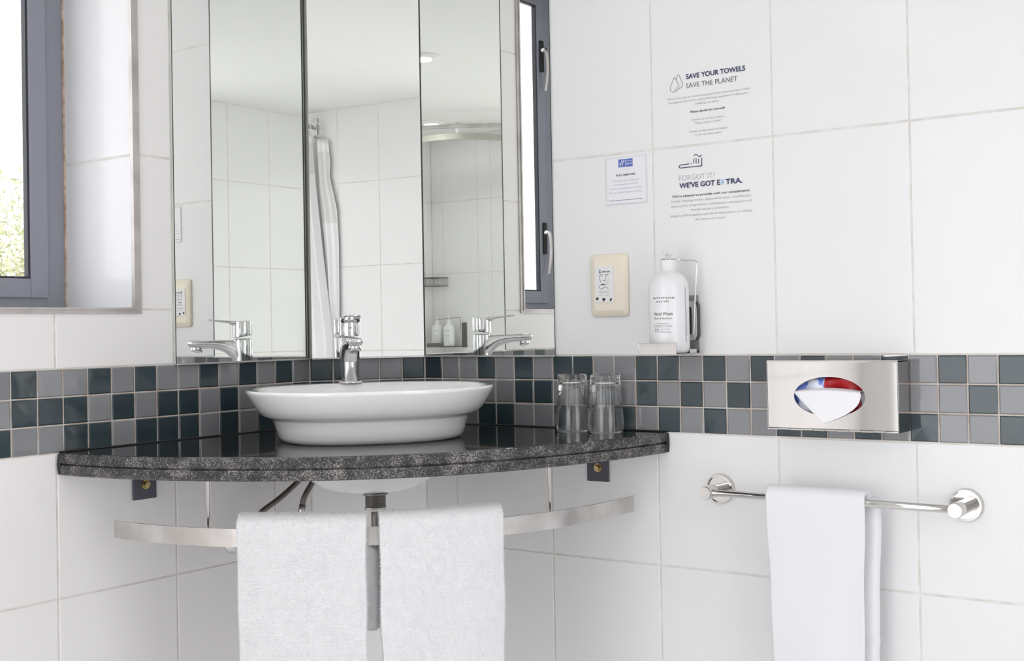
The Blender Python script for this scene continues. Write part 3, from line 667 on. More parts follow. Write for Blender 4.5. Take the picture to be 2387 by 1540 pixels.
# ------------------------------------------------------------------ towel rail on the right wall
RZ = 0.7555
rl = thing('towel_rail', 'polished steel towel rail with two round wall plates on the right wall', 'towel rail', (1.1097, 0, RZ), 0)
for x in (-0.2225, 0.2225):
    bm = NB(); lathe(bm, [(0.0268, -0.0008), (0.0268, -0.0075), (0.0255, -0.0098), (0.0228, -0.0100), (0.0225, -0.0094), (0.010, -0.0094)], 56, 'Y', (x, 0, 0)); fix_normals(bm)
    smooth_by_angle(link('wall_plate', bm, CHROME_W, rl), 40)
    bm = NB(); lathe(bm, [(0.0118, -0.009), (0.0118, -0.0400), (0.0122, -0.0403), (0.0122, -0.0655), (0.0112, -0.0672)], 40, 'Y', (x, 0, -0.001)); fix_normals(bm)
    smooth_by_angle(link('post', bm, CHROME_W, rl), 40)
bm = NB(); lathe(bm, [(0.0066, -0.2120), (0.0066, 0.2120)], 32, 'X', (0, -0.0550, -0.0005)); fix_normals(bm); link('rail', bm, CHROME_W, rl, True)
tw = thing('folded_towel', 'white smooth folded towel hanging on the wall towel rail', 'towel', (0, 0, RZ), 0)
def pos(u, off, z): return (1.0085 + 0.178 * u + 0.018 * u * (-z / 0.30 if z < 0 else 0) * -0.35 + (0.010 * (-z / 0.3) * (1 - u) if z < 0 else 0), -(0.0550 + off), z + 0.004)
bm = towel_mesh(pos, 50, 0.36, 0.34, 0.0185, 0.0105, 0.0035, 0.085, (0.21, 0.30), 8, -0.02)
link('cotton_cloth', bm, TOWEL_F, tw, True)

# ------------------------------------------------------------------ tissue dispenser
tx0, tx1, tz0, tz1, td = 1.0088, 1.2408, 0.8730, 0.9925, 0.0560
dz = tz0
td_ = thing('tissue_dispenser', 'mirror-polished steel tissue dispenser with an oval opening', 'tissue dispenser', ((tx0 + tx1) / 2, 0, dz), 0)
w = (tx1 - tx0) / 2; h = tz1 - tz0
bm = NB()
NE = 64; ell = [bm.verts.new((-0.003 + 0.0635 * math.cos(2 * PI * k / NE), -td, 0.058 + 0.0335 * math.sin(2 * PI * k / NE))) for k in range(NE)]
rect = [bm.verts.new((x, -td, z)) for x, z in ((-w, 0.0035), (w, 0.0035), (w, h - 0.003), (-w, h - 0.003))]
es = [bm.edges.new((ell[k], ell[(k + 1) % NE])) for k in range(NE)] + [bm.edges.new((rect[k], rect[(k + 1) % 4])) for k in range(4)]
bmesh.ops.triangle_fill(bm, edges=es, use_beauty=True)
for f in bm.faces:
    if f.normal.y > 0: f.normal_flip()
ell2 = [bm.verts.new((v.co.x * 1.0, -td + 0.0022, v.co.z)) for v in ell]
for k in range(NE): bm.faces.new((ell[k], ell2[k], ell2[(k + 1) % NE], ell[(k + 1) % NE]))
link('front_plate', bm, CHROME_W, td_)
bm = NB()
box(bm, -w - 0.0006, -w + 0.0008, -td, -0.001, 0.0, h - 0.003); box(bm, w - 0.0008, w + 0.0006, -td, -0.001, 0.0, h - 0.003)
prf = [(-td - 0.0002, h - 0.0035), (-td + 0.0002, h - 0.0012), (-td + 0.003, h), (-0.001, h), (-0.001, h - 0.0012), (-td + 0.0030, h - 0.0014)]
a = [bm.verts.new((-w - 0.0006, y, z)) for y, z in prf]; b = [bm.verts.new((w + 0.0006, y, z)) for y, z in prf]
for i in range(len(prf)): bm.faces.new((a[i], b[i], b[(i + 1) % len(prf)], a[(i + 1) % len(prf)]))
bm.faces.new(a); bm.faces.new(b[::-1])
box(bm, -w, w, -td + 0.001, -0.001, 0.0, 0.001); box(bm, -w, w, -0.003, -0.001, 0.0, h - 0.003)
fix_normals(bm); link('casing', bm, CHROME_W, td_)
bm = NB(); nseg = 11
for k in range(nseg):
    a0 = -w + 2 * w * k / nseg; a1 = -w + 2 * w * (k + 1) / nseg - 0.0006
    lathe(bm, [(0.0017, a0), (0.0017, a1)], 14, 'X', (0, -td - 0.0002 - (0.0004 if k % 2 else 0), 0.0012 + (0.0004 if k % 2 else 0)))
fix_normals(bm); smooth_by_angle(link('piano_hinge', bm, CHROME_W, td_), 40)
# packet and tissue inside
def wrapper_mat():
    M = mat('printed_wrapper', (0.8, 0.8, 0.9), 0.3); n, l, b = nodes(M)
    t = n.new('ShaderNodeTexCoord'); s = n.new('ShaderNodeSeparateXYZ'); l.new(t.outputs['Object'], s.inputs[0])
    nz = n.new('ShaderNodeTexNoise'); nz.inputs['Scale'].default_value = 38; nz.inputs['Detail'].default_value = 2; l.new(t.outputs['Object'], nz.inputs['Vector'])
    r = n.new('ShaderNodeValToRGB'); e = r.color_ramp.elements; e[0].position = 0.42; e[0].color = (0.16, 0.24, 0.66, 1); e[1].position = 0.52; e[1].color = (0.80, 0.83, 0.92, 1)
    k = e.new(0.44); k.color = (0.58, 0.64, 0.90, 1); l.new(nz.outputs['Fac'], r.inputs['Fac'])
    r2 = n.new('ShaderNodeValToRGB'); r2.color_ramp.interpolation = 'CONSTANT'; e = r2.color_ramp.elements; e[0].position = 0; e[0].color = (0, 0, 0, 1); e[1].position = 0.475 ; e[1].color = (1, 1, 1, 1)
    k2 = e.new(0.80); k2.color = (0, 0, 0, 1)
    ma = n.new('ShaderNodeMath'); ma.operation = 'MULTIPLY_ADD'; ma.inputs[1].default_value = 5.0; ma.inputs[2].default_value = 0.5 + 0.05; l.new(s.outputs['X'], ma.inputs[0]); l.new(ma.outputs[0], r2.inputs['Fac'])
    mx = n.new('ShaderNodeMixRGB'); mx.inputs[2].default_value = (0.45, 0.015, 0.02, 1); l.new(r2.outputs['Color'], mx.inputs[0]); l.new(r.outputs['Color'], mx.inputs[1]); l.new(mx.outputs[0], b.inputs['Base Color'])
    return M
tp = thing('tissue_pack', 'blue and red printed tissue pack with a white tissue pulled out', 'tissue pack', ((tx0 + tx1) / 2, 0, dz + 0.001))
bm = NB(); NX, NZ = 40, 24; g = []
rnd = random.Random(11)
for i in range(NX + 1):
    row = []
    for j in range(NZ + 1):
        x = -0.105 + 0.21 * i / NX; z = 0.004 + 0.104 * j / NZ; e = min(i, NX - i, j, NZ - j) / 5.0
        y = -0.018 - 0.026 * min(1, e) - 0.0035 * math.sin(x * 120 + z * 60) * min(1, e) - 0.003 * math.sin(z * 170 - x * 40) * min(1, e)
        row.append(bm.verts.new((x, y, z)))
    g.append(row)
for i in range(NX):
    for j in range(NZ): bm.faces.new((g[i][j], g[i + 1][j], g[i + 1][j + 1], g[i][j + 1]))
box(bm, -0.105, 0.105, -0.018, -0.004, 0.004, 0.108)
link('wrapper', bm, wrapper_mat(), tp, True)
# the tissue: a fan that comes out over the lower lip and hangs to a point
bm = NB(); NT = 26; rows = []
for j in range(NT + 1):
    t = j / NT
    if t < 0.25:                            # inside to the lip
        q = t / 0.25; y = -0.046 - 0.013 * q; z = 0.0665 - 0.0025 * q; xl = -0.066 + 0.001 * q; xr = 0.052
    else:
        q = (t - 0.25) / 0.75; y = -0.0592 - 0.0022 * math.sin(q * PI * 0.8); 
        xl = -0.065 + 0.0535 * q ** 1.05; xr = 0.0545 - 0.0645 * q ** 2.6
        z = 0.0640 - 0.0515 * q
    row = []
    for i in range(21):
        u = i / 20; x = xl + (xr - xl) * u; yy = y - 0.0004 * math.sin(u * 5 + t * 3) ; zz = z + 0.0045 * math.sin(u * PI) * (1 - t) - 0.004 * (u - 0.5) ** 2 * 0
        row.append(bm.verts.new((x, yy, zz)))
    rows.append(row)
for j in range(NT):
    for i in range(20): bm.faces.new((rows[j][i], rows[j][i + 1], rows[j + 1][i + 1], rows[j + 1][i]))
o = link('tissue', bm, TISSUE, tp, True); so = o.modifiers.new('thickness', 'SOLIDIFY'); so.thickness = 0.0008

# ------------------------------------------------------------------ text helper
def text_mesh(s, x0, x1, z, cap, bold=0.0, center=False):
    cu = bpy.data.curves.new('txt', 'FONT'); cu.body = s; cu.size = 1.0; cu.offset = bold; cu.resolution_u = 3
    to = bpy.data.objects.new('txt', cu); COL.objects.link(to); bpy.context.view_layer.update()
    dg = bpy.context.evaluated_depsgraph_get(); me = bpy.data.meshes.new_from_object(to.evaluated_get(dg))
    bpy.data.objects.remove(to); bpy.data.curves.remove(cu)
    if len(me.vertices) == 0: return []
    xs = [v.co.x for v in me.vertices]; a, b = min(xs), max(xs); CAPH = 0.695
    vs = [((v.co.x - a) / (b - a) * (x1 - x0) + x0, v.co.y / CAPH * cap + z) for v in me.vertices]
    fs = [tuple(p.vertices) for p in me.polygons]; bpy.data.meshes.remove(me)
    return vs, fs
def add_text(bm, s, x0, x1, z, cap, bold=0.0, y=-0.0006, mi=0, fn=None):
    r = text_mesh(s, x0, x1, z, cap, bold)
    if not r: return
    vs, fs = r; V = [bm.verts.new(fn(x, zz) if fn else (x, y, zz)) for x, zz in vs]
    for f in fs:
        try: ff = bm.faces.new([V[i] for i in f]); ff.material_index = mi
        except ValueError: pass
def face_room(bm):
    bm.normal_update()
    for f in bm.faces:
        if f.normal.y > 0: f.normal_flip()
def stroke(bm, pts, w, y=-0.0007, mi=0):     # flat ribbon drawn through the points (x,z)
    P = [Vector((p[0], p[1])) for p in pts]; prev = None
    for i, p in enumerate(P):
        t = (P[min(i + 1, len(P) - 1)] - P[max(i - 1, 0)]).normalized(); n_ = Vector((-t.y, t.x)) * w / 2
        a, b = bm.verts.new((p.x + n_.x, y, p.y + n_.y)), bm.verts.new((p.x - n_.x, y, p.y - n_.y))
        if prev: bm.faces.new((prev[0], prev[1], b, a)).material_index = mi
        prev = (a, b)
def sp2(pts, n=8): return [(p.x, p.y) for p in spline([(a, b, 0) for a, b in pts], n)]
def sign(label, lines, cx, z0, name='wall_notice', cat='notice'):
    t = thing(name, label, cat, (cx + 0.0190, -0.0003, 1 + (z0 - 1) * 0.9915), 0); t.scale = (1, 1, 0.9915)
    for part, M, items in lines:
        bm = NB()
        for it in items: add_text(bm, it[0], it[1] - cx, it[2] - cx, it[3] - z0, it[4], it[5] if len(it) > 5 else 0.0)
        face_room(bm); link(part, bm, M, t)
    return t
t1 = sign('printed notice headed SAVE YOUR TOWELS with two water drops', [
    ('heading', NAVY, [('SAVE YOUR TOWELS', .8112, .9330, 1.5205, .0090, 0.022)]),
    ('subheading', MIDINK, [('SAVE THE PLANET', .8112, .9170, 1.5033, .0092, -0.006)]),
    ('body_text', GREYINK, [('Think of the tons of towels being laundered unnecessarily in hotels', .7685, .9417, 1.4850, .0036), ('throughout the world - and of the huge quantities of detergent', .7728, .9373, 1.4777, .0036), ('polluting our water.', .8296, .8802, 1.4703, .0036)]),
    ('rules_text', GREYINK, [('Towels on the floor means:', .8206, .8901, 1.4405, .0036), ('"Please replace them"', .8271, .8831, 1.4335, .0036), ('Towels on the towel-rail means:', .8149, .8959, 1.4187, .0036), ('"I will use them again"', .8270, .8845, 1.4116, .0036)]),
    ('bold_text', MIDINK, [('Please decide for yourself:', .8190, .8911, 1.4557, .0038, 0.02)])], 0.855, 1.41)
bm = NB(); cx, z0 = 0.855, 1.41
def rel(pts): return [(a - cx, b - z0) for a, b in pts]
stroke(bm, sp2(rel([(.7863, 1.5276), (.7815, 1.5185), (.7775, 1.5095), (.7783, 1.5025), (.7850, 1.4995), (.7925, 1.5020), (.7955, 1.5080), (.7920, 1.5180), (.7863, 1.5276)])), .0007)
stroke(bm, sp2(rel([(.7900, 1.5225), (.7949, 1.5311), (.8000, 1.5220), (.8039, 1.5125), (.8020, 1.5070), (.7960, 1.5043)])), .0007)
stroke(bm, sp2(rel([(.7918, 1.5089), (.7905, 1.5050), (.7861, 1.5026)])), .0007)
face_room(bm); link('drop_icon', bm, MIDINK, t1)
t2 = sign("printed notice reading WE'VE GOT EXTRA with a toothbrush drawing", [
    ('subheading', PALEINK, [('FORGOT IT?', .7924, .8671, 1.3299, .0102, -0.012)]),
    ('heading', NAVY, [("WE'VE GOT E", .7926, .8825 - .0045, 1.3159, .0093, 0.024), ('TRA.', .8925 - .0035, .9230, 1.3159, .0093, 0.024)]),
    ('blue_letter', SKYINK, [('X', .8783, .8873, 1.3159, .0093, 0.01)]),
    ('bold_text', MIDINK, [("We're pleased to provide with our compliments:", .7765, .9380, 1.2990, .0040, 0.016)]),
    ('body_text', GREYINK, [('Comb, shaving cream, disposable razor, toothbrush,', .7742, .9397, 1.2898, .0040), ('vanity pack, body lotion, conditioner, sewing kit and', .7740, .9400, 1.2806, .0040), ('female sanitary products.', .8163, .8957, 1.2718, .0040),
        ('Simply call Reception and then head down to collect', .7719, .9411, 1.2622, .0040), ('the items you need.', .8247, .8872, 1.2532, .0040)])], 0.857, 1.25)
bm = NB(); cx, z0 = 0.857, 1.25
stroke(bm, rel(sp2([(.8141, 1.3603), (.8000, 1.3598), (.7945, 1.3590), (.7930, 1.3565), (.7955, 1.3543), (.8020, 1.3541)], 6)) + rel([(.8406, 1.3543), (.8406, 1.3543)])[:1], .0015)
stroke(bm, rel([(.8406, 1.3536), (.8407, 1.3610), (.8409, 1.3692)]), .0015)
for x, a, b in ((.8343, 1.3594, 1.3680), (.8292, 1.3594, 1.3698), (.8242, 1.3600, 1.3690)): stroke(bm, rel([(x, a), (x, b)]), .0014)
stroke(bm, rel([(.8179, 1.3603), (.8194, 1.3603)]), .0015)
stroke(bm, rel(sp2([(.8241, 1.3738), (.8275, 1.3765), (.8310, 1.3758), (.8345, 1.3728), (.8380, 1.3722), (.8412, 1.3748)], 6)), .0013)
face_room(bm); link('toothbrush_icon', bm, NAVY, t2)
# small card
bc = thing('wall_card', 'small white card headed BULK AMENITIES with a blue logo', 'card', (0.6957, -0.0004, 1.2927), 0)
cx, z0 = 0.677, 1.2955
bm = NB(); box(bm, -0.0460, 0.0460, -0.0018, 0.0, 0.0, 0.0915, 0.0003); link('card', bm, CARD, bc)
bm = NB()
for a, b, c, d in ((-0.0445, 0.0445, 0.0012, 0.0017), (-0.0445, 0.0445, 0.0898, 0.0903), (-0.0450, -0.0445, 0.0012, 0.0903), (0.0445, 0.0450, 0.0012, 0.0903)): 
    bm.faces.new([bm.verts.new((x, -0.0021, z)) for x, z in ((a, c), (b, c), (b, d), (a, d))])
face_room(bm); link('border_line', bm, LILAC, bc)
bm = NB()
for a, b in ((.6606, .6762), (.6770, .6926)): bm.faces.new([bm.verts.new((x - cx, -0.0021, z - z0)) for x, z in ((a, 1.3668), (b, 1.3668), (b, 1.3822), (a, 1.3822))])
face_room(bm); lg = link('logo', bm, BLUEINK, bc)
bm = NB()
for pts, w_ in (([(.6650, 1.3680), (.6668, 1.3745), (.6690, 1.3812)], .0011), ([(.6690, 1.3678), (.6706, 1.3745), (.6722, 1.3810)], .0011), ([(.6622, 1.3722), (.6650, 1.3745), (.6700, 1.3758), (.6756, 1.3790)], .0010)):
    stroke(bm, rel(sp2(pts, 4)), w_, -0.0024)
add_text(bm, 'Holiday Inn', .6778 - cx, .6918 - cx, 1.3770 - z0, .0022, 0.01, -0.0024); add_text(bm, 'Express', .6778 - cx, .6918 - cx, 1.3715 - z0, .0032, 0.01, -0.0024)
face_room(bm); link('logo_lettering', bm, WHITEINK, lg)
for part, M, items in (('heading', MIDINK, [('BULK AMENITIES', .6552, .6981, 1.3500, .0036, 0.022)]), ('body_text', LILAC, [('We know how much our', .6459, .7066, 1.3395, .0032), ('bulk amenities feel like', .6502, .7034, 1.3322, .0032), ('home...but please leave them', .6414, .7115, 1.3248, .0032), ('here for the next guest to enjoy.', .6381, .7128, 1.3172, .0032), ('AN IHG HOTEL', .6645, .6890, 1.3618, .0014)])):
    bm = NB()
    for it in items: add_text(bm, it[0], it[1] - cx, it[2] - cx, it[3] - z0, it[4], it[5] if len(it) > 5 else 0.0, -0.0022)
    face_room(bm); link(part, bm, M, bc)
bm = NB(); rnd = random.Random(4); x = .6385                 # the row of print too small to read
while x < .7135:
    w_ = min(rnd.uniform(.0015, .0050), .7142 - x); stroke(bm, rel([(x, 1.3033), (x + w_, 1.3033)]), .0008, -0.0022); x += w_ + .0007
face_room(bm); link('footer_line', bm, NAVY, bc)

# ------------------------------------------------------------------ shaver socket
so_ = thing('shaver_socket', 'cream shaver socket plate with white insert on the right wall', 'socket', (0.6545, -0.0003, 1.0757), 0)
bm = NB(); N = 96; rs = []
for (a, b, y, n_) in ((0.0425, 0.0605, 0.0, 15), (0.0430, 0.0610, -0.0030, 15), (0.0424, 0.0604, -0.0048, 15), (0.0412, 0.0592, -0.0060, 14), (0.0330, 0.0500, -0.0094, 13), (0.0318, 0.0488, -0.0100, 13), (0.030, 0.0475, -0.0101, 13)):
    r = []
    for k in range(N):
        x, z = superell(a, b, n_, k, N); r.append(bm.verts.new((x, y, z + 0.0607)))
    rs.append(r)
for i in range(len(rs) - 1):
    for k in range(N): bm.faces.new((rs[i][k], rs[i][(k + 1) % N], rs[i + 1][(k + 1) % N], rs[i + 1][k]))
bm.faces.new(rs[-1]); bm.faces.new(rs[0][::-1]); fix_normals(bm); smooth_by_angle(link('cover_plate', bm, CREAM, so_), 45)
bm = NB(); box(bm, -0.0290, 0.0146, -0.0118, -0.0100, 0.0275, 0.0975, 0.0006); ins = link('insert', bm, WHITE_P, so_)
cx, z0 = 0.6353 , 1.0765
bm = NB(); Y = -0.0121
add_text(bm, 'C', .6164 - cx, .6208 - cx, 1.1618 - z0, .0060, 0.05, Y); add_text(bm, 'rabtree', .6218 - cx, .6418 - cx, 1.1625 - z0, .0042, 0.01, Y)
face_room(bm); link('brand_lettering', bm, INK, ins)
bm = NB(); add_text(bm, 'SHAVERS ONLY', .6143 - cx, .6399 - cx, 1.1228 - z0, .0030, 0, Y); add_text(bm, '115V~', .6172 - cx, .6250 - cx, 1.1172 - z0, .0027, 0, Y); add_text(bm, '230V~', .6310 - cx, .6398 - cx, 1.1172 - z0, .0027, 0, Y); face_room(bm); link('small_lettering', bm, GREYINK, ins)
bm = NB()
stroke(bm, rel([(.6261, 1.1583), (.6187, 1.1583)]), .0008, Y); stroke(bm, rel(sp2([(.6188, 1.1586), (.6184, 1.1497), (.6218, 1.1420)], 6)), .0008, Y)
stroke(bm, rel([(.6389, 1.1580), (.6309, 1.1580)]), .0008, Y); stroke(bm, rel([(.6312, 1.1583), (.6310, 1.1466)]), .0008, Y); stroke(bm, rel([(.6313, 1.1469), (.6264, 1.1469)]), .0008, Y)
stroke(bm, rel([(.6217, 1.1555), (.6233, 1.1555)]), .0015, Y); stroke(bm, rel([(.6346, 1.1555), (.6362, 1.1555)]), .0015, Y)
stroke(bm, rel([(.6235, 1.1393), (.6288, 1.1393)]), .0024, Y)
stroke(bm, rel(sp2([(.6240, 1.1398), (.6195, 1.1385), (.6176, 1.1350), (.6190, 1.1315), (.6222, 1.1306), (.6265, 1.1328), (.6312, 1.1342), (.6350, 1.1330), (.6370, 1.1305)], 6)), .0008, Y)
for k in range(7):
    a = -1.45 + 1.45 * k / 6; c0 = Vector((.6278, 1.1482)); d = Vector((math.cos(a), math.sin(a))); stroke(bm, rel([tuple(c0 + d * .0090), tuple(c0 + d * .0112)]), .0006, Y)
face_room(bm); link('shaver_face_symbol', bm, INK, ins)
bm = NB()
for x, z, sh in ((.6115, 1.1112, 0), (.6268, 1.1100, 1), (.6426, 1.1095, 2)):
    pts = {0: [(-.003, .001), (-.0015, .003), (.0028, .0035), (.0028, -.0035), (.0012, -.0014), (-.002, -.0016)], 1: [(-.0038, .0006), (-.002, .0028), (.002, .0028), (.0038, .0006), (.0008, -.0035), (-.0008, -.0035)], 2: [(-.0028, -.002), (.0008, .0034), (.0028, .0026), (.0022, -.0010), (-.001, -.0034)]}[sh]
    bm.faces.new([bm.verts.new((x - cx + a, Y, z - z0 + b)) for a, b in pts])
face_room(bm); link('pin_holes', bm, mat('socket_hole', (0.02, 0.015, 0.012), 0.7), ins)

# ------------------------------------------------------------------ bottle holder + soap bottle
bh = thing('bottle_holder', 'polished steel wall bracket holding the hand wash bottle', 'bottle holder', (0.8193, -0.0004, 1.0035), 0)
bm = NB(); box(bm, -0.030, 0.0294, -0.0020, 0.0, 0.0, 0.1085, 0.0008); link('back_plate', bm, CHROME_W, bh)
bm = NB(); box(bm, -0.041, 0.038, -0.104, -0.0020, 0.0, 0.0018, 0.0006); box(bm, -0.041, 0.038, -0.1055, -0.1040, 0.0, 0.0215, 0.0007)
box(bm, 0.0365, 0.0385, -0.055, -0.030, 0.0018, 0.0095, 0.0006); link('tray', bm, CHROME_W, bh)
# slotted hook plate standing off the wall, half hidden by the bottle
bm = NB(); N = 48; outr = [superell(0.0135, 0.036, 4.5, k, N) for k in range(N)]; innr = [superell(0.0040, 0.0255, 5, k, N) for k in range(N)]
rings_ = []
for yy in (-0.0215, -0.0190):
    rings_.append(([bm.verts.new((0.0205 + x, yy, 0.061 + z)) for x, z in outr], [bm.verts.new((0.0205 + x, yy, 0.061 + z)) for x, z in innr]))
for A, B in rings_:
    for k in range(N): bm.faces.new((A[k], A[(k + 1) % N], B[(k + 1) % N], B[k]))
for q in (0, 1):
    A, B = rings_[0][q], rings_[1][q]
    for k in range(N): bm.faces.new((A[k], A[(k + 1) % N], B[(k + 1) % N], B[k]))
fix_normals(bm); link('slotted_plate', bm, mat('grey_cast_metal', (0.55, 0.56, 0.56), 0.4, metal=0.3), bh)
bm = NB(); box(bm, 0.008, 0.0335, -0.0175, -0.0022, 0.028, 0.094, 0.004); link('dark_insert', bm, mat('dark_grey_plastic', (0.06, 0.055, 0.05), 0.35), bh)
bm = NB(); bx = -0.002
loop = [(0.0290, -0.0240, 0.029), (0.0310, -0.0210, 0.09), (0.0345, -0.0165, 0.158), (0.0350, -0.0165, 0.1685), (0.033, -0.020, 0.1715), (0.024, -0.033, 0.1722), (0.013, -0.048, 0.1736), (0.004, -0.0535, 0.1742)]
circ = [(bx + 0.0085 * math.cos(a), -0.0596 + 0.0085 * math.sin(a), 0.1745 + 0.0) for a in [PI * 0.25 + 2 * PI * k / 14 for k in range(13)]]
circ = [(bx + 0.0125 * math.cos(0.6 - 2 * PI * k / 16), -0.0596 + 0.0125 * math.sin(0.6 - 2 * PI * k / 16), 0.1745) for k in range(15)]
tube(bm, spline(loop, 5), 0.0014, 10); tube(bm, spline(circ, 3), 0.0014, 10); link('wire_arm', bm, CHROME, bh, True)
sb = thing('soap_bottle', 'white hand wash bottle lettered ammos earth in the wall holder', 'bottle', (0.8178, -0.0600, 1.0056), math.radians(14))
bm = NB(); lathe(bm, [(0.028, 0.0), (0.0335, 0.0012), (0.0362, 0.0045), (0.0370, 0.010), (0.0370, 0.116), (0.0365, 0.1235), (0.0345, 0.1315), (0.0300, 0.1395), (0.0235, 0.1455), (0.0175, 0.1490), (0.0145, 0.1510), (0.0142, 0.1540)], 64); fix_normals(bm)
smooth_by_angle(link('bottle_body', bm, BOTTLE, sb), 50)
bm = NB(); lathe(bm, [(0.0148, 0.1520), (0.0153, 0.1530), (0.0153, 0.1685), (0.0145, 0.1705), (0.0100, 0.1710)], 40); fix_normals(bm); smooth_by_angle(link('cap', bm, WHITE_P, sb), 40)
bm = NB(); lathe(bm, [(0.0055, 0.1670), (0.0050, 0.1790), (0.0090, 0.1800), (0.0092, 0.1890), (0.0085, 0.1905)], 28); tube(bm, [(0, 0, 0.185), (0, -0.010, 0.185), (0, -0.024, 0.1835), (0, -0.028, 0.180)], [0.0052, 0.0050, 0.0040, 0.0036], 14); fix_normals(bm); smooth_by_angle(link('pump', bm, WHITE_P, sb), 50)
RBt = 0.03725
def wrap(x, z): a = x / RBt; return (RBt * math.sin(a), -RBt * math.cos(a), z)
bm = NB(); c = 0.0; zb = 1.0056
for (s_, x0, x1, z, cap, bo) in (('ammos', -.0225, .0205, 1.1046, .0046, 0.0), ('earth', -.0148, .0095, 1.0983, .0036, 0.0), ('Hand Wash', -.0205, .0165, 1.0750, .0054, 0.01), ('Aloe & Bamboo', -.0198, .0150, 1.0677, .0036, 0.0)):
    add_text(bm, s_, x0, x1, z - zb, cap, bo, fn=wrap)
link('label_lettering', bm, mat('charcoal_ink', (0.10, 0.10, 0.10), 0.6), sb)
bm = NB()
for (s_, x0, x1, z, cap, bo) in (('PH BALANCED', -.0135, .0070, 1.0588, .0021, 0), ('NOT TESTED ON ANIMALS', -.0200, .0150, 1.0547, .0021, 0), ('0%', -.0188, -.0090, 1.0456, .0054, 0), ('PARABENS', -.0062, .0098, 1.0490, .0018, 0), ('PHTHALATES', -.0062, .0128, 1.0445, .0018, 0)):
    add_text(bm, s_, x0, x1, z - zb, cap, bo, fn=wrap)
for z in (1.0535, 1.0434):
    pr = None
    for k in range(13):
        x = -.0205 + .0365 * k / 12; a = bm.verts.new(wrap(x, z - zb)); b = bm.verts.new(wrap(x, z - zb + .0003))
        if pr: bm.faces.new((pr[0], a, b, pr[1]))
        pr = (a, b)
link('small_print', bm, INK_L, sb)
bm = NB()
rnd = random.Random(9)
for q in range(3):                            # print too small to read, running up the side of the bottle
    z_ = 0.020 + 0.012 * (q == 2)
    while z_ < (0.118 if q < 2 else 0.075):
        h_ = rnd.uniform(0.002, 0.006); x = 0.0437 + 0.0022 * q
        vs_ = [bm.verts.new(wrap(xx, zz)) for xx, zz in ((x, z_), (x + 0.0008, z_), (x + 0.0008, z_ + h_), (x, z_ + h_))]; bm.faces.new(vs_); z_ += h_ + 0.0010
link('side_print', bm, INK_L, sb)

# ------------------------------------------------------------------ the far side of the room, seen in the mirrors
def bottle_far(x, y, rz, label):
    t = thing('soap_bottle', label, 'bottle', (x, y, 0.9665), rz, 'bottles in the shower holder')
    bm = NB(); lathe(bm, [(0.024, 0.0), (0.029, 0.002), (0.031, 0.008), (0.031, 0.098), (0.028, 0.110), (0.018, 0.120), (0.0125, 0.124), (0.0125, 0.142), (0.008, 0.143), (0.004, 0.144), (0.004, 0.156), (0.007, 0.157), (0.007, 0.164)], 32); fix_normals(bm); smooth_by_angle(link('bottle_body', bm, BOTTLE, t), 45)
    bm = NB(); w3 = lambda x_, z_: (0.0313 * math.sin(x_ / 0.0313), 0.0313 * math.cos(x_ / 0.0313), z_)
    for (s_, a, b, z, c_) in (('ammos', .016, -.016, .086, .0040), ('earth', .010, -.010, .079, .0032), ('Body Wash', .015, -.015, .058, .0042), ('Aloe & Bamboo', .015, -.015, .051, .0028), ('PH BALANCED', .012, -.012, .040, .0022), ('NOT TESTED', .012, -.012, .035, .0022), ('0% PARABENS', .014, -.014, .028, .0022)):
        add_text(bm, s_, a, b, z, c_, 0.0, fn=w3)
    link('label_lettering', bm, MIDINK, t)
bottle_far(2.425, -3.085, 0.35, 'white pump bottle in the shower holder, the one nearer the shower corner')
bottle_far(2.343, -3.085, 0.35, 'white pump bottle in the shower holder, the one by the dark wall plate')
rk = thing('bottle_rack', 'dark grey steel rack holding two bottles, seen in the right mirror', 'bottle rack', (2.378, -3.1495, 0.9600))
bm = NB(); box(bm, -0.085, 0.09, 0.001, 0.105, 0.003, 0.006, 0.001); box(bm, -0.01, 0.09, 0.105, 0.107, 0.003, 0.026, 0.001); box(bm, -0.108, -0.075, 0.001, 0.004, 0.0, 0.135, 0.001); link('tray', bm, mat('dark_steel', (0.16, 0.155, 0.145), 0.45, metal=0.2), rk)
bm = NB(); tube(bm, spline([(-0.080, 0.024, 0.09), (-0.083, 0.024, 0.158), (-0.075, 0.035, 0.162), (-0.034, 0.046, 0.160), (0.046, 0.046, 0.155), (0.07, 0.046, 0.153)], 5), 0.0016, 8); link('wire_arm', bm, STEEL_D, rk, True)
bk = thing('soap_basket', 'chrome wire soap basket in the shower corner, seen in the right mirror', 'soap basket', (2.495, -3.148, 1.298))
bm = NB()
for z in (0.0, 0.046): tube(bm, [(0.010, 0.003, z), (0.010, 0.09, z), (-0.10, 0.09, z), (-0.10, 0.003, z), (0.010, 0.003, z)], 0.0028 if z else 0.0018, 8)
for k in range(12): x = 0.006 - 0.0095 * k; tube(bm, [(x, 0.09, 0.0), (x, 0.09, 0.046)], 0.0015, 6); tube(bm, [(x, 0.003, 0), (x, 0.09, 0)], 0.0011, 6)
for k in range(8): y = 0.01 + 0.0105 * k; tube(bm, [(-0.10, y, 0), (-0.10, y, 0.046)], 0.0011, 6)
link('wire_basket', bm, STEEL_D, bk, True)
sr = thing('shower_track', 'curved flat white track over the shower, seen in the right mirror', 'shower track', (0, 0, 2.035))
bm = NB(); pts = spline([(2.509, -2.79, 0), (2.36, -2.795, 0), (2.215, -2.80, 0), (2.07, -2.83, 0), (1.99, -2.905, 0), (1.91, -3.03, 0), (1.85, -3.149, 0)], 8); rr = []
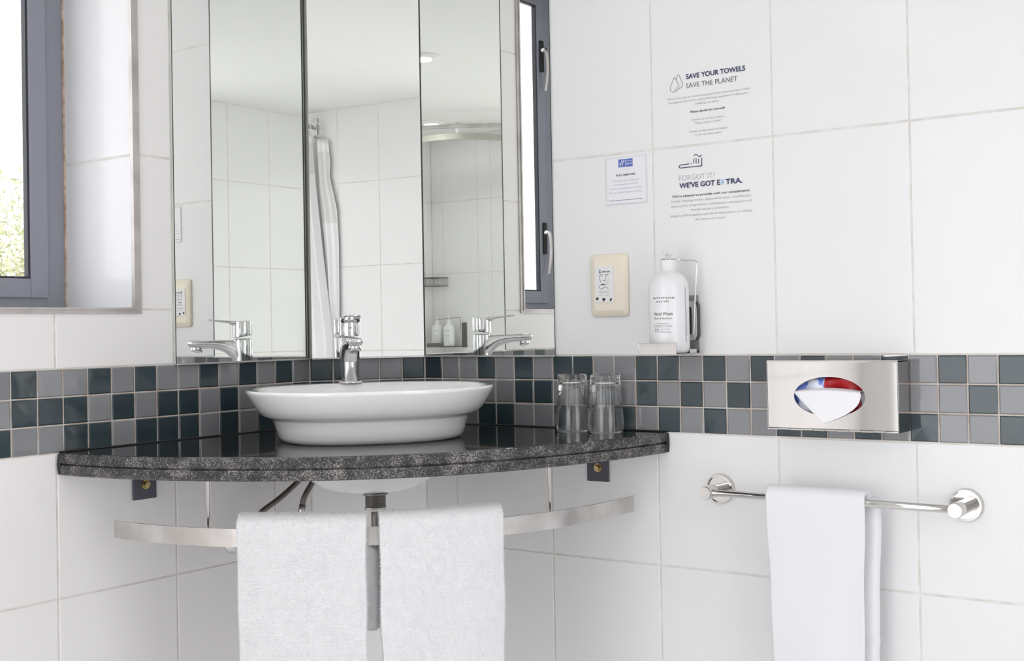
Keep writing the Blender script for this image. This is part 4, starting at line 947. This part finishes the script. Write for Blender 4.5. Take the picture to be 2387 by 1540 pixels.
for i, p in enumerate(pts):
    t = (pts[min(i + 1, len(pts) - 1)] - pts[max(0, i - 1)]).normalized(); n_ = Vector((-t.y, t.x, 0)) * 0.008
    rr.append([bm.verts.new(q) for q in (p + n_, p - n_, p - n_ + ZU * 0.031, p + n_ + ZU * 0.031)])
for i in range(len(rr) - 1):
    for k in range(4): bm.faces.new((rr[i][k], rr[i][(k + 1) % 4], rr[i + 1][(k + 1) % 4], rr[i + 1][k]))
fix_normals(bm); link('track', bm, mat('cream_track', (0.50, 0.50, 0.45), 0.6), sr)
bm = NB(); lathe(bm, [(0.012, 0.031), (0.012, 0.0825)], 20, 'Z', (2.055, -2.84, 0)); link('ceiling_stem', bm, WHITE_P, sr, True)
ap = thing('access_panel', 'thin square ceiling access panel beside the downlight', 'access panel', (2.225, -2.90, CEIL - 0.0005))
bm = NB(); box(bm, -0.125, 0.125, -0.125, 0.125, -0.004, 0.0, 0.0005); link('panel', bm, CEILM, ap)
cr = thing('curtain_rail', 'flat steel curtain rail fixed to the opposite tiled wall, seen in the middle mirror', 'curtain rail', (2.509, -2.355, 2.020))
bm = NB(); box(bm, -0.006, -0.0005, -0.012, 0.014, -0.03, 0.065, 0.002); link('wall_bracket', bm, STEEL, cr)
bm = NB(); tube(bm, spline([(-0.004, 0.0, 0.02), (-0.2, -0.02, 0.02), (-0.6, -0.15, 0.02), (-0.95, -0.42, 0.02), (-1.1, -1.05, 0.02)], 8), 0.010, 12, flat=1.0); link('rail', bm, STEEL, cr, True)
cu = thing('shower_curtain', 'white gathered shower curtain hanging from rings, seen in the middle mirror', 'curtain', (2.450, -2.335, 0.26))
def drape(left, right, amp, waves, ph=0.0, NZ=60, NXX=60):   # left / right: tables of (z, y) for the two hems
    bm = NB(); rows = []; z1 = left[-1][0]; z0 = left[0][0]
    for j in range(NZ + 1):
        z = z0 + (z1 - z0) * j / NZ; yl = lerp_tab(left, z); yr = lerp_tab(right, z); row = []
        for i in range(NXX + 1):
            u = i / NXX; row.append(bm.verts.new((amp * math.sin(u * waves * 2 * PI + ph + z * 0.8) + 0.004 * math.sin(u * 17 + z * 3), yl + (yr - yl) * u, z)))
        rows.append(row)
    for j in range(NZ):
        zc = (rows[j][0].co.z + rows[j + 1][0].co.z) / 2
        for i in range(NXX):
            f = bm.faces.new((rows[j][i], rows[j][i + 1], rows[j + 1][i + 1], rows[j + 1][i])); f.material_index = 0
    return bm
bm = drape([(0.0, -0.10), (0.78, -0.08), (1.40, -0.078), (1.757, -0.068)], [(0.0, 0.12), (0.78, 0.105), (1.2, 0.045), (1.50, 0.010), (1.757, -0.012)], 0.018, 3.0)
for f in bm.faces:
    z = f.calc_center_median().z
    if 1.56 < z < 1.69: f.material_index = 1
o = link('main_folds', bm, [CURTAIN, CURTAIN_S], cu, True); o.modifiers.new('thickness', 'SOLIDIFY').thickness = 0.001
bm = drape([(0.0, 0.05), (0.78, 0.05), (1.2, 0.040), (1.45, 0.015), (1.715, 0.003)], [(0.0, 0.125), (0.78, 0.118), (1.20, 0.122), (1.38, 0.115), (1.54, 0.075), (1.60, 0.082), (1.715, 0.070)], 0.010, 1.0, 1.0)
bm.normal_update()
for f in bm.faces:
    z = f.calc_center_median().z
    if 1.32 < z < 1.645: f.material_index = 1
for v in bm.verts: v.co.x += 0.034
o = link('loose_hem', bm, [CURTAIN, CURTAIN_S], cu, True); o.modifiers.new('thickness', 'SOLIDIFY').thickness = 0.001
for k, (x, y) in enumerate(((-0.02, -0.045), (0.0, -0.020), (0.015, 0.0), (0.03, 0.015))):
    bm = NB(); c0 = Vector((x, y, 1.765)); tube(bm, [c0 + Vector((0.004 * math.cos(a), 0.018 * math.cos(a), 0.032 * math.sin(a))) for a in [2 * PI * q / 20 for q in range(21)]], 0.0022, 8); link('curtain_ring', bm, WHITE_P, cu, True)
# ceiling lights, seen ones and added fill
for i, (x, y, pw) in enumerate(DOWNLIGHTS):
    lab = ['round recessed downlight in the middle of the ceiling, seen in the right mirror', 'round recessed downlight over the shower, seen in the right mirror', 'added round downlight for fill, unseen on the window side behind the camera', 'added round downlight for fill, unseen above the basin'][i]
    t = thing('downlight', lab, 'ceiling light', (x, y, CEIL), 0, 'recessed ceiling downlights')
    bm = NB(); lathe(bm, [(0.070, -0.0005), (0.070, -0.003), (0.066, -0.008), (0.044, -0.0125), (0.038, -0.0125), (0.038, -0.004)], 48, cap0=False, cap1=False); fix_normals(bm); smooth_by_angle(link('bezel', bm, CEILM, t), 40)
    bm = NB(); lathe(bm, [(0.038, -0.0118), (0.038, -0.0128)], 40); fix_normals(bm); link('diffuser', bm, LAMP, t)
for i, (x, y, pw) in enumerate(FILL_PANELS):
    t = thing('added_fill_panel', 'added square white fill light panel, unseen near the back of the room', 'ceiling light', (x, y, CEIL))
    bm = NB(); box(bm, -0.3, 0.3, -0.3, 0.3, -0.008, -0.0005, 0.001); link('housing', bm, WHITE_P, t)
    bm = NB(); box(bm, -0.275, 0.275, -0.275, 0.275, -0.0095, -0.0085); link('diffuser', bm, LAMP, t)
